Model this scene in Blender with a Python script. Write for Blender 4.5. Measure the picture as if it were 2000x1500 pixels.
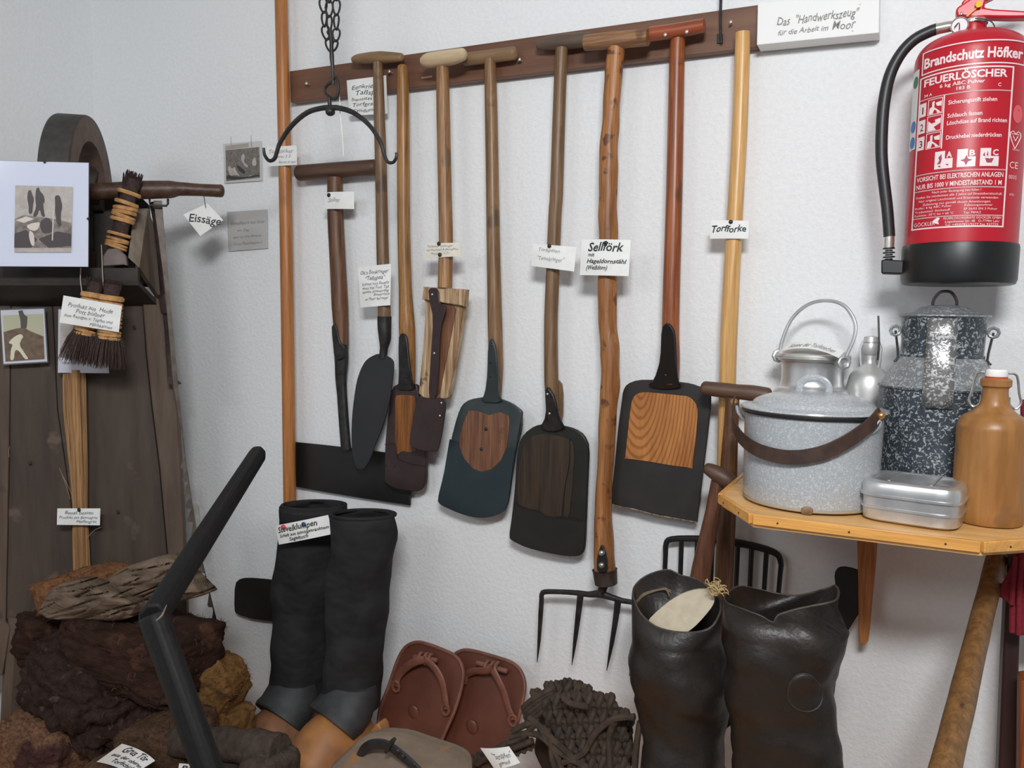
import bpy, bmesh, math, random
from mathutils import Vector, Matrix, noise
random.seed(7)
PI = math.pi
SC = bpy.context.scene
COL = SC.collection
for o in list(bpy.data.objects): bpy.data.objects.remove(o)

# ---------------------------------------------------------------- camera
FPX = 1600.0
CAM = Vector((0.0, -1.58, 1.60))
YAW, PITCH, ROLL = math.radians(26), math.radians(-4.8), math.radians(1.1)
F_ = Vector((-math.sin(YAW)*math.cos(PITCH), math.cos(YAW)*math.cos(PITCH), math.sin(PITCH)))
R0 = F_.cross(Vector((0, 0, 1))).normalized(); U0 = R0.cross(F_)
R_ = R0*math.cos(ROLL) + U0*math.sin(ROLL); U_ = R_.cross(F_)
cam = bpy.data.cameras.new('camera'); cam_o = bpy.data.objects.new('camera', cam); COL.objects.link(cam_o)
M = Matrix((R_, U_, -F_)).transposed().to_4x4(); M.translation = CAM
cam_o.matrix_world = M
cam.sensor_width = 36; cam.lens = FPX/2000*36; cam.clip_start = 0.02
SC.camera = cam_o

# ---------------------------------------------------------------- world, lights, exposure
W = bpy.data.worlds.new('room_air'); SC.world = W; W.use_nodes = True
W.node_tree.nodes['Background'].inputs[0].default_value = (0.80, 0.88, 1.0, 1)
W.node_tree.nodes['Background'].inputs[1].default_value = 0.24
def area(name, loc, target, sx, sy, power, color):
    l = bpy.data.lights.new(name, 'AREA'); l.shape = 'RECTANGLE'; l.size = sx; l.size_y = sy
    l.energy = power; l.color = color
    o = bpy.data.objects.new(name, l); COL.objects.link(o); o.location = loc
    o.rotation_euler = (Vector(target)-Vector(loc)).to_track_quat('-Z', 'Y').to_euler()
    return o
area('ceiling_light_near', (0.18, -2.0, 2.46), (-0.85, -0.1, 1.25), 0.5, 0.3, 47, (0.985, 0.99, 1.0))
area('fill_light_far', (-1.1, -2.9, 2.46), (-1.1, -1.0, 1.0), 1.0, 0.5, 15, (0.93, 0.97, 1.0))  # added fill light that lifts the darker left and lower areas, no known lamp
SC.view_settings.view_transform = 'Standard'; SC.view_settings.look = 'None'
SC.view_settings.gamma = 1; SC.view_settings.use_curve_mapping = False
SC.view_settings.exposure = 0.05

# ---------------------------------------------------------------- pixel -> place helpers
def ray(px, py): return (F_ + R_*((px-1000)/FPX) - U_*((py-750)/FPX))
def P(px, py, d=0.0):                      # on the plane d metres in front of the back wall
    r = ray(px, py); return CAM + r*((-d-CAM.y)/r.y)
def PZ(px, py, z):
    r = ray(px, py); return CAM + r*((z-CAM.z)/r.z)
def S(p): return (p-CAM).dot(F_)/FPX       # metres per pixel at p
def V(*a): return Vector(a)

# ---------------------------------------------------------------- materials
def sl(c): c /= 255.0; return c/12.92 if c <= .04045 else ((c+.055)/1.055)**2.4
def C(r, g, b, k=1.2): return (min(.9, sl(r)*k), min(.9, sl(g)*k), min(.9, sl(b)*k), 1)
MC = {}
def base_mat(name):
    m = bpy.data.materials.new(name); m.use_nodes = True
    return m, m.node_tree.nodes, m.node_tree.links, m.node_tree.nodes['Principled BSDF']
def mat(name, c1, c2=None, rough=.6, metal=0, scale=30, stretch=(1, 1, 1), detail=5, bump=.15, bd=.001,
        lo=.35, hi=.65, spots=None, coat=0, spec=.5, distort=0.0):
    if name in MC: return MC[name]
    m, N, L, b = base_mat(name)
    b.inputs['Roughness'].default_value = rough; b.inputs['Metallic'].default_value = metal
    b.inputs['Specular IOR Level'].default_value = spec
    if coat: b.inputs['Coat Weight'].default_value = coat; b.inputs['Coat Roughness'].default_value = .15
    b.inputs['Base Color'].default_value = c1
    tc = N.new('ShaderNodeTexCoord'); mp = N.new('ShaderNodeMapping'); mp.inputs['Scale'].default_value = stretch
    L.new(tc.outputs['Object'], mp.inputs['Vector'])
    nz = N.new('ShaderNodeTexNoise'); nz.inputs['Scale'].default_value = scale; nz.inputs['Detail'].default_value = detail
    nz.inputs['Distortion'].default_value = distort; nz.inputs['Roughness'].default_value = .6
    L.new(mp.outputs[0], nz.inputs['Vector'])
    if c2 is not None:
        cr = N.new('ShaderNodeValToRGB'); cr.color_ramp.elements[0].position = lo; cr.color_ramp.elements[1].position = hi
        cr.color_ramp.elements[0].color = c1; cr.color_ramp.elements[1].color = c2
        L.new(nz.outputs['Fac'], cr.inputs[0]); src = cr.outputs[0]
        if spots:
            sc_, th, col = spots
            n2 = N.new('ShaderNodeTexNoise'); n2.inputs['Scale'].default_value = sc_; n2.inputs['Detail'].default_value = 3
            L.new(tc.outputs['Object'], n2.inputs['Vector'])
            r2 = N.new('ShaderNodeValToRGB'); r2.color_ramp.elements[0].position = th; r2.color_ramp.elements[1].position = th+.06
            r2.color_ramp.elements[0].color = (0, 0, 0, 1); r2.color_ramp.elements[1].color = (1, 1, 1, 1)
            L.new(n2.outputs['Fac'], r2.inputs[0])
            mx = N.new('ShaderNodeMix'); mx.data_type = 'RGBA'; mx.inputs['B'].default_value = col
            L.new(r2.outputs[0], mx.inputs['Factor']); L.new(src, mx.inputs['A']); src = mx.outputs['Result']
        L.new(src, b.inputs['Base Color'])
    if bump:
        bp = N.new('ShaderNodeBump'); bp.inputs['Strength'].default_value = bump; bp.inputs['Distance'].default_value = bd
        L.new(nz.outputs['Fac'], bp.inputs['Height']); L.new(bp.outputs[0], b.inputs['Normal'])
    MC[name] = m; return m
def wood(name, c1, c2, axis='z', rough=.5, k=1, **kw):
    st = {'z': (1, 1, .06), 'x': (.06, 1, 1), 'y': (1, .06, 1)}[axis]
    kw.setdefault('bump', .25); kw.setdefault('spots', (14, .62, tuple(c*.45 for c in c1[:3])+(1,)))
    kw.setdefault('scale', 110*k); pore = kw.pop('pore', .8)
    new = name not in MC
    m = mat(name, c1, tuple(v*.86 for v in c2[:3])+(1,), rough=rough, stretch=st, bd=.0006, lo=.36, hi=.66, distort=.3, **kw)
    if new:                                # fine dark pores along the grain
        N, L = m.node_tree.nodes, m.node_tree.links; b = N['Principled BSDF']; src = b.inputs['Base Color'].links[0].from_socket
        tc = N.new('ShaderNodeTexCoord'); mp = N.new('ShaderNodeMapping'); mp.inputs['Scale'].default_value = tuple(.025 if v < 1 else 1 for v in st)
        nz = N.new('ShaderNodeTexNoise'); nz.inputs['Scale'].default_value = 520; nz.inputs['Detail'].default_value = 3
        L.new(tc.outputs['Object'], mp.inputs['Vector']); L.new(mp.outputs[0], nz.inputs['Vector'])
        cr = N.new('ShaderNodeValToRGB'); cr.color_ramp.elements[0].position = .40; cr.color_ramp.elements[1].position = .56
        cr.color_ramp.elements[0].color = (.62, .56, .50, 1); cr.color_ramp.elements[1].color = (1, 1, 1, 1)
        mx = N.new('ShaderNodeMix'); mx.data_type = 'RGBA'; mx.blend_type = 'MULTIPLY'; mx.inputs['Factor'].default_value = pore
        L.new(nz.outputs['Fac'], cr.inputs[0]); L.new(src, mx.inputs['A']); L.new(cr.outputs[0], mx.inputs['B']); L.new(mx.outputs['Result'], b.inputs['Base Color'])
    return m
def plain(name, c, rough=.6, metal=0, **kw): return mat(name, c, None, rough=rough, metal=metal, bump=kw.pop('bump', 0), **kw)

# ---------------------------------------------------------------- object helpers
def root_loc(o):
    v = Vector((0, 0, 0))
    while o is not None: v += o.location; o = o.parent
    return v
def thing(name, label, cat, base, group=None):
    o = bpy.data.objects.new(name, None); COL.objects.link(o); o.location = base; o.empty_display_size = .02
    o['label'] = label; o['category'] = cat
    if group: o['group'] = group
    return o
def part(name, bm, m, parent=None, label=None, bevel=0, kind=None, solid=0, sharp=.6, sub=0, base=None):
    org = root_loc(parent) if parent else (Vector(base) if base is not None else Vector((0, 0, 0)))
    bmesh.ops.translate(bm, verts=bm.verts, vec=-org)
    bm.normal_update()
    for f in bm.faces: f.smooth = True
    for e in bm.edges:
        if len(e.link_faces) == 2 and e.calc_face_angle(0) > sharp: e.smooth = False
    me = bpy.data.meshes.new(name); bm.to_mesh(me); bm.free()
    me.materials.append(m)
    o = bpy.data.objects.new(name, me); COL.objects.link(o)
    if parent: o.parent = parent
    else: o.location = org
    if label: o['label'] = label
    if kind: o['kind'] = kind
    if solid:
        md = o.modifiers.new('t', 'SOLIDIFY'); md.thickness = solid; md.offset = 0
    if bevel:
        md = o.modifiers.new('b', 'BEVEL'); md.width = bevel; md.segments = 2; md.limit_method = 'ANGLE'; md.angle_limit = .6
    if sub:
        md = o.modifiers.new('s', 'SUBSURF'); md.levels = sub; md.render_levels = sub
    return o
def solo(name, bm, m, label, cat, base, group=None, **kw):
    o = part(name, bm, m, None, base=base, **kw); o['label'] = label; o['category'] = cat
    if group: o['group'] = group
    return o
def struct(name, bm, m):
    o = part(name, bm, m); o['kind'] = 'structure'; return o
def BM(): return bmesh.new()

# ---------------------------------------------------------------- mesh builders
def ring(bm, c, a, b, seg, pw=1.0):
    vs = []
    for i in range(seg):
        t = 2*PI*i/seg; ct, st = math.cos(t), math.sin(t)
        if pw != 1: ct = math.copysign(abs(ct)**pw, ct); st = math.copysign(abs(st)**pw, st)
        vs.append(bm.verts.new(c + a*ct + b*st))
    return vs
def bridge(bm, r1, r2):
    n = len(r1)
    for i in range(n): bm.faces.new((r1[i], r1[(i+1) % n], r2[(i+1) % n], r2[i]))
def loft(bm, secs, seg=32, cap0=True, cap1=True, pw=1.0, namp=0, nsc=10, seed=0):
    rs = []
    for c, a, b in secs: rs.append(ring(bm, c, a, b, seg, pw))
    for r1, r2 in zip(rs, rs[1:]): bridge(bm, r1, r2)
    if namp:
        for r, (c, a, b) in zip(rs, secs):
            for v in r:
                q = v.co*nsc; q.z *= .8; off = noise.noise(q+Vector((seed, seed, 0)))*namp
                dd = (v.co-c)
                if dd.length > 1e-6: v.co += dd.normalized()*off
    if cap0: bm.faces.new(list(reversed(rs[0])))
    if cap1: bm.faces.new(rs[-1])
    bmesh.ops.recalc_face_normals(bm, faces=bm.faces)
    return rs
def smooth_path(pts, rad, n=4):
    if len(pts) < 3: return pts, rad
    op, orr = [], []
    for i in range(len(pts)-1):
        p0 = pts[max(i-1, 0)]; p1 = pts[i]; p2 = pts[i+1]; p3 = pts[min(i+2, len(pts)-1)]
        for k in range(n):
            t = k/n
            op.append(.5*((2*p1)+(p2-p0)*t+(2*p0-5*p1+4*p2-p3)*t*t+(3*p1-p0-3*p2+p3)*t**3))
            orr.append(rad[i]*(1-t)+rad[i+1]*t)
    op.append(pts[-1]); orr.append(rad[-1]); return op, orr
def tube(bm, pts, rad, seg=12, closed=False, flat=1.0, n=0, roundcap=False):
    if isinstance(rad, (int, float)): rad = [rad]*len(pts)
    pts = [Vector(p) for p in pts]; rad = list(rad)
    if n: pts, rad = smooth_path(pts, rad, n)
    if roundcap and not closed:
        d0 = (pts[0]-pts[1]).normalized(); d1 = (pts[-1]-pts[-2]).normalized()
        r0, r1 = rad[0], rad[-1]
        pre = [(pts[0]+d0*r0*h, r0*w) for h, w in ((.5, .25), (.44, .55), (.25, .87))]
        post = [(pts[-1]+d1*r1*h, r1*w) for h, w in ((.25, .87), (.44, .55), (.5, .25))]
        pts = [p for p, r in pre]+pts+[p for p, r in post]; rad = [r for p, r in pre]+rad+[r for p, r in post]
    N = len(pts); rs = []; up = None
    for i in range(N):
        if closed: t = (pts[(i+1) % N]-pts[i-1])
        else: t = pts[min(i+1, N-1)]-pts[max(i-1, 0)]
        if t.length < 1e-9: t = Vector((0, 0, 1))
        t.normalize()
        if up is None:
            ref = Vector((0, 1, 0)) if abs(t.y) < .9 else Vector((0, 0, 1))
            up = (ref - t*ref.dot(t)).normalized()
        else:
            up = (up - t*up.dot(t)).normalized()
        sd = t.cross(up)
        rs.append(ring(bm, pts[i], sd*rad[i], up*rad[i]*flat, seg))
    for a, b in zip(rs, rs[1:]): bridge(bm, a, b)
    if closed: bridge(bm, rs[-1], rs[0])
    else: bm.faces.new(list(reversed(rs[0]))); bm.faces.new(rs[-1])
    bmesh.ops.recalc_face_normals(bm, faces=bm.faces)
    return bm
def rod(spec, d, seg=14, flat=1.0, n=3, bm=None, roundcap=False):
    bm = bm or BM(); pts, rr = [], []
    for s in spec:
        p = P(s[0], s[1], s[3] if len(s) > 3 else d); pts.append(p); rr.append(s[2]*S(p))
    return tube(bm, pts, rr, seg, flat=flat, n=n, roundcap=roundcap)
def chaikin(pts, it=1):
    for _ in range(it):
        o = []
        for i in range(len(pts)):
            a = pts[i]; b = pts[(i+1) % len(pts)]
            o.append(tuple(a[k]*.78+b[k]*.22 for k in range(2))); o.append(tuple(a[k]*.22+b[k]*.78 for k in range(2)))
        pts = o
    return pts
def plate3(pts, nrm, th, bm=None):
    bm = bm or BM()
    f = [bm.verts.new(p) for p in pts]; k = [bm.verts.new(p-nrm*th) for p in pts]
    bm.faces.new(f); bm.faces.new(list(reversed(k))); bridge(bm, f, k)
    bmesh.ops.recalc_face_normals(bm, faces=bm.faces)
    return bm
def plate(px, d, th=.003, sm=1, bm=None):
    if sm: px = chaikin(px, sm)
    dd = d if callable(d) else (lambda x, y: d)
    return plate3([P(x, y, dd(x, y)) for x, y in px], Vector((0, -1, 0)), th, bm)
def dhold(d0, y1, y2, d2): return lambda x, y: d0 if y <= y1 else d0+(d2-d0)*(y-y1)/(y2-y1)
def dlin(y0, d0, y1, d1): return lambda x, y: d0+(d1-d0)*(y-y0)/(y1-y0)
def dish(px, d, depth, bm=None, th=.0025, sm=1, rings=7):
    """a blade outline filled with inner rings that sink towards the middle"""
    bm = bm or BM()
    if sm: px = chaikin(px, sm)
    cx = sum(p[0] for p in px)/len(px); cy = sum(p[1] for p in px)/len(px)
    dd = d if callable(d) else (lambda x, y: d)
    prev = None
    for k in range(rings+1):
        t = 1-k/rings
        sink = depth*(1-t*t)
        if k == rings:
            c = bm.verts.new(P(cx, cy, dd(cx, cy)-sink))
            for i in range(len(prev)): bm.faces.new((prev[i], prev[(i+1) % len(prev)], c))
            break
        r = [bm.verts.new(P(cx+(x-cx)*t, cy+(y-cy)*t, dd(x, y)*t+dd(cx, cy)*(1-t)-sink)) for x, y in px]
        if prev: bridge(bm, prev, r)
        prev = r
    bmesh.ops.recalc_face_normals(bm, faces=bm.faces)
    return bm
def lathe(bm, base, prof, seg=48, axis=None):
    ax = (axis or Vector((0, 0, 1))).normalized()
    ref = Vector((1, 0, 0)) if abs(ax.x) < .9 else Vector((0, 1, 0))
    a = (ref-ax*ref.dot(ax)).normalized(); b = ax.cross(a); prev = None
    for r, h in prof:
        if r < 1e-6: cur = [bm.verts.new(base+ax*h)]
        else: cur = ring(bm, base+ax*h, a*r, b*r, seg)
        if prev:
            if len(prev) == 1 and len(cur) > 1:
                for i in range(seg): bm.faces.new((prev[0], cur[(i+1) % seg], cur[i]))
            elif len(cur) == 1 and len(prev) > 1:
                for i in range(seg): bm.faces.new((prev[i], prev[(i+1) % seg], cur[0]))
            elif len(cur) > 1: bridge(bm, prev, cur)
        prev = cur
    bmesh.ops.recalc_face_normals(bm, faces=bm.faces)
    return bm
def sprof(pts, n=4):
    pts = [Vector((a, b, 0)) for a, b in pts]; o, _ = smooth_path(pts, [0]*len(pts), n)
    return [(max(p.x, 0), p.y) for p in o]
def box(bm, c, s, rot=None):
    vs = bmesh.ops.create_cube(bm, size=1)['verts']
    mt = Matrix.Diagonal((*s, 1))
    if rot is not None: mt = rot.to_4x4() @ mt
    mt = Matrix.Translation(c) @ mt
    bmesh.ops.transform(bm, matrix=mt, verts=vs); return bm
def ball(bm, c, s, sub=3, rot=None):
    vs = bmesh.ops.create_icosphere(bm, subdivisions=sub, radius=1)['verts']
    mt = Matrix.Diagonal((*s, 1))
    if rot is not None: mt = rot.to_4x4() @ mt
    bmesh.ops.transform(bm, matrix=Matrix.Translation(c) @ mt, verts=vs); return vs
def rivets(parent, spots, d, m, rpx=4, name='rivet', h=.5):
    for (x, y) in spots:
        p = P(x, y, d); r = rpx*S(p); bm = BM(); ball(bm, p, (r, r*h, r), 2)
        part(name, bm, m, parent)

# ---------------------------------------------------------------- writing
_tc = {}
def glyphs(txt, shear=0, weight=0):
    key = (txt, shear, weight)
    if key in _tc: return _tc[key]
    cu = bpy.data.curves.new('t', 'FONT'); cu.body = txt; cu.shear = shear; cu.resolution_u = 2; cu.offset = weight
    o = bpy.data.objects.new('t', cu); COL.objects.link(o)
    bpy.context.view_layer.update()
    me = bpy.data.meshes.new_from_object(o.evaluated_get(bpy.context.evaluated_depsgraph_get()))
    vs = [(v.co.x, v.co.y) for v in me.vertices]; fs = [tuple(p.vertices) for p in me.polygons]
    bpy.data.objects.remove(o); bpy.data.curves.remove(cu); bpy.data.meshes.remove(me)
    _tc[key] = (vs, fs); return vs, fs
def write(lines, mp, bm=None, shear=.25, weight=0, wob=0.0):
    """lines: (text, u0, u1, baseline v, cap height v); mp(u, v) -> Vector"""
    bm = bm or BM()
    for ln in lines:
        txt, u0, u1, vb, h = ln[:5]
        vs, fs = glyphs(txt, shear, weight)
        if not vs: continue
        x0 = min(v[0] for v in vs); x1 = max(v[0] for v in vs); w = max(x1-x0, 1e-6)
        nv = []
        ph = random.random()*6
        for x, y in vs:
            u = u0+(x-x0)/w*(u1-u0)
            v = vb-y/.70*h + (wob*h*math.sin((x-x0)*3.1+ph) if wob else 0)
            nv.append(bm.verts.new(mp(u, v)))
        for f in fs:
            try: bm.faces.new([nv[i] for i in f])
            except ValueError: pass
    return bm
def quadmap(c, n, eps=0.0, bend=0.0):
    tl, tr, br, bl = c
    def f(u, v):
        p = (tl*(1-u)+tr*u)*(1-v)+(bl*(1-u)+br*u)*v
        return p+n*(eps+bend*((2*u-1)**2))
    return f
def sheet(mp, th, n, nu=10, nv=2):
    bm = BM(); g = [[bm.verts.new(mp(i/nu, j/nv)) for i in range(nu+1)] for j in range(nv+1)]
    h = [[bm.verts.new(mp(i/nu, j/nv)-n*th) for i in range(nu+1)] for j in range(nv+1)]
    for j in range(nv):
        for i in range(nu):
            bm.faces.new((g[j][i], g[j+1][i], g[j+1][i+1], g[j][i+1])); bm.faces.new((h[j][i], h[j][i+1], h[j+1][i+1], h[j+1][i]))
    for i in range(nu):
        bm.faces.new((g[0][i], g[0][i+1], h[0][i+1], h[0][i])); bm.faces.new((g[nv][i+1], g[nv][i], h[nv][i], h[nv][i+1]))
    for j in range(nv):
        bm.faces.new((g[j+1][0], g[j][0], h[j][0], h[j+1][0])); bm.faces.new((g[j][nu], g[j+1][nu], h[j+1][nu], h[j][nu]))
    bmesh.ops.recalc_face_normals(bm, faces=bm.faces)
    return bm
def card(px, d, lines, label, m=None, ink=None, bend=0.0, pins=(), th=.0006, shear=.25, wob=.12, name='paper_label', cat='label', pts=None, nrm=None, weight=-.004, pinm=None):
    c = pts or [P(x, y, d[i] if isinstance(d, (list, tuple)) else d) for i, (x, y) in enumerate(px)]
    n = nrm or (c[3]-c[0]).cross(c[1]-c[0]).normalized()
    if n.dot(CAM-c[0]) < 0: n = -n
    ctr = (c[0]+c[1]+c[2]+c[3])/4
    t = thing(name, label, cat, ctr)
    part('paper', sheet(quadmap(c, n, 0, bend), th, n), m or PAPER, t)
    if lines:
        part('lettering', write(lines, quadmap(c, n, .0006, bend), shear=shear, wob=wob, weight=weight), ink or INK, t)
    for u, v in pins:
        q = quadmap(c, n, .001, bend)(u, v); r = 4.2*S(q); bm = BM(); ball(bm, q, (r, r*.6, r), 2)
        part('pin_head', bm, pinm or IRON, t)
    return t, c, n
def shapes(mp, polys):
    bm = BM()
    for pl in polys:
        if len(pl) > 4 and all(0 < c_ < 1 for p_ in pl for c_ in p_): pl = chaikin(pl, 1)
        try: bm.faces.new([bm.verts.new(mp(u, v)) for u, v in pl])
        except ValueError: pass
    return bm

# shared materials
PAPER = mat('white_paper', C(236, 238, 236, 1.05), C(222, 224, 221, 1.05), rough=.7, scale=14, bump=.05)
PAPER_OLD = mat('yellowed_paper', C(214, 210, 198), C(196, 192, 178), rough=.7, scale=20, bump=.05)
INK = plain('black_ink', C(38, 38, 42), .6)
INK_FAINT = plain('faded_ink', C(120, 120, 120), .7)
IRON = mat('blackened_iron', C(30, 30, 31), C(52, 50, 49), rough=.45, metal=.35, scale=60, bump=.35, bd=.0012)
IRON_RUST = mat('rusty_iron', C(44, 36, 34), C(72, 58, 54), rough=.6, metal=.3, scale=40, bump=.4, bd=.001)
IRON_BLACK = mat('black_painted_iron', C(28, 27, 26), C(20, 19, 18), rough=.4, metal=.1, scale=12, bump=.15)
NAILM = plain('bright_nail', C(200, 195, 185), .3, .8)
STEEL = mat('steel', C(150, 148, 145), C(190, 188, 184), rough=.3, metal=.9, scale=40, bump=.1)
# ================================================================ SETTING
ZP = CAM.z - 1.05                          # top of the low platform
ZS = P(1700, 1031, .41).z                  # top of the pine shelf
XL = P(183, 200, 0).x                      # left wall
WALL = mat('woodchip_wall_paint', (.80, .82, .83, 1), (.84, .86, .87, 1), rough=.7, scale=110, detail=2, bump=.5, bd=.003, lo=.3, hi=.7)
CEIL = plain('ceiling_paint', (.8, .8, .8, 1), .9)
FLOORM = mat('floor_lino', C(120, 110, 100), C(100, 92, 84), rough=.6, scale=8)
XR = 1.9; ZC = 2.5; YF = -3.6
def wallbox(name, c, s, m):
    bm = BM(); box(bm, Vector(c), s); return struct(name, bm, m)
wallbox('wall_back', ((XL+XR)/2, .05, ZC/2), (XR-XL+.2, .1, ZC), WALL)
wallbox('wall_left', (XL-.05, YF/2, ZC/2), (.1, -YF, ZC), WALL)
wallbox('wall_right', (XR+.05, YF/2, ZC/2), (.1, -YF, ZC), WALL)
wallbox('ceiling', ((XL+XR)/2, YF/2, ZC+.05), (XR-XL+.2, -YF+.2, .1), CEIL)
wallbox('floor', ((XL+XR)/2, YF/2, -.05), (XR-XL+.2, -YF+.2, .1), FLOORM)

# ---- low pine platform carrying boots and peat
PINE = wood('orange_pine', C(226, 160, 84, 1.15), C(200, 130, 62, 1.1), 'x', rough=.4, k=.6)
t = thing('display_platform', 'low orange pine platform under the boots, slippers and peat sods', 'platform', V(-.75, -.45, 0))
bm = BM()
nb = 6; yb0, yb1 = -.015, -.98
for i in range(nb):
    b_ = BM(); w = (yb0-yb1)/nb
    box(b_, V(-.80, yb0-w*(i+.5), ZP-.012), (2.4, w-.002, .024)); part('board', b_, PINE, t, bevel=.0015)
for x in (-1.95, -.8, .35):
    b_ = BM(); box(b_, V(x, -.50, (ZP-.024)/2), (.04, .9, ZP-.024)); part('support_panel', b_, PINE, t)

# ================================================================ RAIL BOARD
RAILW = mat('dark_stained_board', C(88, 58, 44), C(108, 76, 56), rough=.5, scale=40, stretch=(.08, 1, 1), bump=.2, bd=.0006, distort=.4)
rail = thing('tool_rail', 'dark brown stained rail board nailed along the white wall behind the tool handles', 'rail', P(1020, 110, .012))
part('board', plate([(565, 139), (1482, 9), (1480, 92), (567, 200)], .024, .023, sm=0), RAILW, rail, bevel=.0015)
for x, y in ((606, 166), (704, 124), (722, 124), (767, 143), (935, 124), (964, 119), (1072, 94), (1106, 95), (1184, 97), (1222, 93), (1430, 48), (1020, 120)):
    b_ = BM(); p = P(x, y, .024); r = 3*S(p)
    tube(b_, [p+V(0, .004, 0), p+V(0, -.014, 0)], r*.6, 8); ball(b_, p+V(0, -.014, 0), (r*1.15, r*.6, r*1.15), 2)
    part('nail', b_, NAILM, rail)
b_ = BM(); box(b_, P(834, 151, .0245), (.028, .002, .004)); part('chalk_mark', b_, plain('chalk', C(170, 130, 105)), rail)

# ================================================================ TOOLS
W_STICK = wood('orange_shaft_wood', c1=C(186, 122, 64, 1.05), c2=C(166, 104, 52, 1.05), pore=.45, rough=.4, spots=(9, .66, C(140, 84, 40)))
W_BROWN = wood('brown_shaft_wood', C(112, 76, 48), C(66, 42, 28), rough=.5)
W_GREYB = wood('greybrown_shaft_wood', C(126, 98, 70), C(104, 78, 50), rough=.45)
W_OAK = wood('golden_oak', C(158, 114, 62), C(122, 84, 42), rough=.4)
W_ASH = wood('warm_ash', C(166, 126, 84, 1.1), C(130, 90, 54, 1.05), rough=.45)
W_PALE = wood('bleached_wood', C(196, 172, 138), C(128, 92, 60), rough=.7, k=.8, spots=(30, .60, C(92, 64, 44)))
W_PALEH = mat('pale_handle_wood', C(190, 170, 140), C(160, 140, 110), rough=.6, scale=50, stretch=(.1, 1, 1), bump=.15)
W_TAN = wood('tan_shaft_wood', C(134, 102, 68), C(110, 80, 48), rough=.4)
W_TANX = mat('tan_handle_wood', C(140, 112, 82), C(112, 88, 62), rough=.55, scale=60, stretch=(.08, 1, 1), bump=.2)
W_DARKX = mat('dark_handle_wood', C(92, 68, 54), C(66, 46, 34), rough=.5, scale=60, stretch=(.08, 1, 1), bump=.2)
W_KNOT = wood('knotty_orange_wood', C(180, 124, 72, 1.05), C(138, 86, 44, 1.0), rough=.45, k=.35, spots=(34, .60, C(96, 58, 34)), detail=7)
W_RED = wood('reddish_wood', C(160, 92, 50, 1.05), C(132, 68, 40, 1.0), rough=.35)
W_REDX = mat('reddish_handle_wood', C(146, 74, 46), C(118, 58, 36), rough=.35, scale=60, stretch=(.08, 1, 1), bump=.2)
W_HONEY = wood('honey_pine', c1=C(218, 174, 112, 1.1), c2=C(206, 158, 94, 1.05), pore=.35, rough=.35, spots=(9, .7, C(190, 130, 66)))
W_PANEL = mat('grained_panel_wood', C(186, 126, 66, 1.05), C(160, 100, 50, 1.0), rough=.4, scale=24, stretch=(1.5, 1, .25), bump=.1, distort=.6, detail=3)
def cathedral(m, centre, root):
    N, L = m.node_tree.nodes, m.node_tree.links; b = N['Principled BSDF']; src = b.inputs['Base Color'].links[0].from_socket
    tc = N.new('ShaderNodeTexCoord'); mp = N.new('ShaderNodeMapping'); q = centre-root
    mp.inputs['Scale'].default_value = (1, 0, .34); mp.inputs['Location'].default_value = (-q.x, 0, -q.z*.34)
    wv = N.new('ShaderNodeTexWave'); wv.wave_type = 'RINGS'; wv.rings_direction = 'SPHERICAL'; wv.inputs['Scale'].default_value = 48
    wv.inputs['Distortion'].default_value = 1.2; wv.inputs['Detail'].default_value = 2; wv.inputs['Detail Scale'].default_value = 1.5
    L.new(tc.outputs['Object'], mp.inputs['Vector']); L.new(mp.outputs[0], wv.inputs['Vector'])
    cr = N.new('ShaderNodeValToRGB'); cr.color_ramp.elements[0].position = .05; cr.color_ramp.elements[1].position = .5
    cr.color_ramp.elements[0].color = (.60, .50, .42, 1); cr.color_ramp.elements[1].color = (1, 1, 1, 1)
    mx = N.new('ShaderNodeMix'); mx.data_type = 'RGBA'; mx.blend_type = 'MULTIPLY'; mx.inputs['Factor'].default_value = .85
    L.new(wv.outputs['Fac'], cr.inputs[0]); L.new(src, mx.inputs['A']); L.new(cr.outputs[0], mx.inputs['B']); L.new(mx.outputs['Result'], b.inputs['Base Color'])
cathedral(W_PANEL, P(1252, 740, .045), P(1285, 1010, .05))
W_PANEL_D = wood('worn_panel_wood', C(122, 84, 60), C(96, 62, 44), rough=.5)
W_PANEL_O = wood('amber_panel_wood', C(140, 86, 30), C(84, 46, 16), rough=.4, k=.8)
W_PANEL_K = wood('blackened_panel_wood', C(58, 44, 28), C(36, 28, 20), rough=.5)
BLUEST = mat('bluish_steel', C(62, 68, 68), C(42, 50, 53), rough=.42, metal=.2, scale=9, bump=.1)
BROWNST = mat('brown_patina_iron', C(58, 44, 44), C(44, 32, 32), rough=.35, metal=.3, scale=14, bump=.2)
SLATE = mat('slate_black_blade', C(42, 43, 46), C(36, 37, 40), rough=.5, metal=.2, scale=9, bump=.08)

# -- long orange pole with hooked blade
t = thing('peat_cutter', 'tall orange wooden pole at the left of the rail, blade hidden behind the canvas boots', 'peat cutter', P(565, 1200, .04))
part('shaft', rod([(547, -160, 12.5), (549, 0, 12.5), (556, 300, 12.5), (561, 600, 12.5), (566, 975, 12.5), (568, 1150, 12)], .042, n=2), W_STICK, t)
b_ = plate([(458, 1140), (470, 1129), (500, 1129), (570, 1137), (640, 1140), (640, 1225), (570, 1216), (500, 1211), (462, 1200), (457, 1192)], .024, .004, sm=1)
part('blade', b_, IRON_BLACK, t, bevel=.001)
card([(520, 287), (579, 284), (580, 322), (523, 325)], .058, [('Torfsticker', .08, .9, .35, .2), ('Mann 3 2', .25, .8, .6, .15), ('Bennes Kroger', .4, .98, .88, .12)],
     'small white card on the tall orange pole, partly behind the iron yoke', ink=INK_FAINT)

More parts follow.
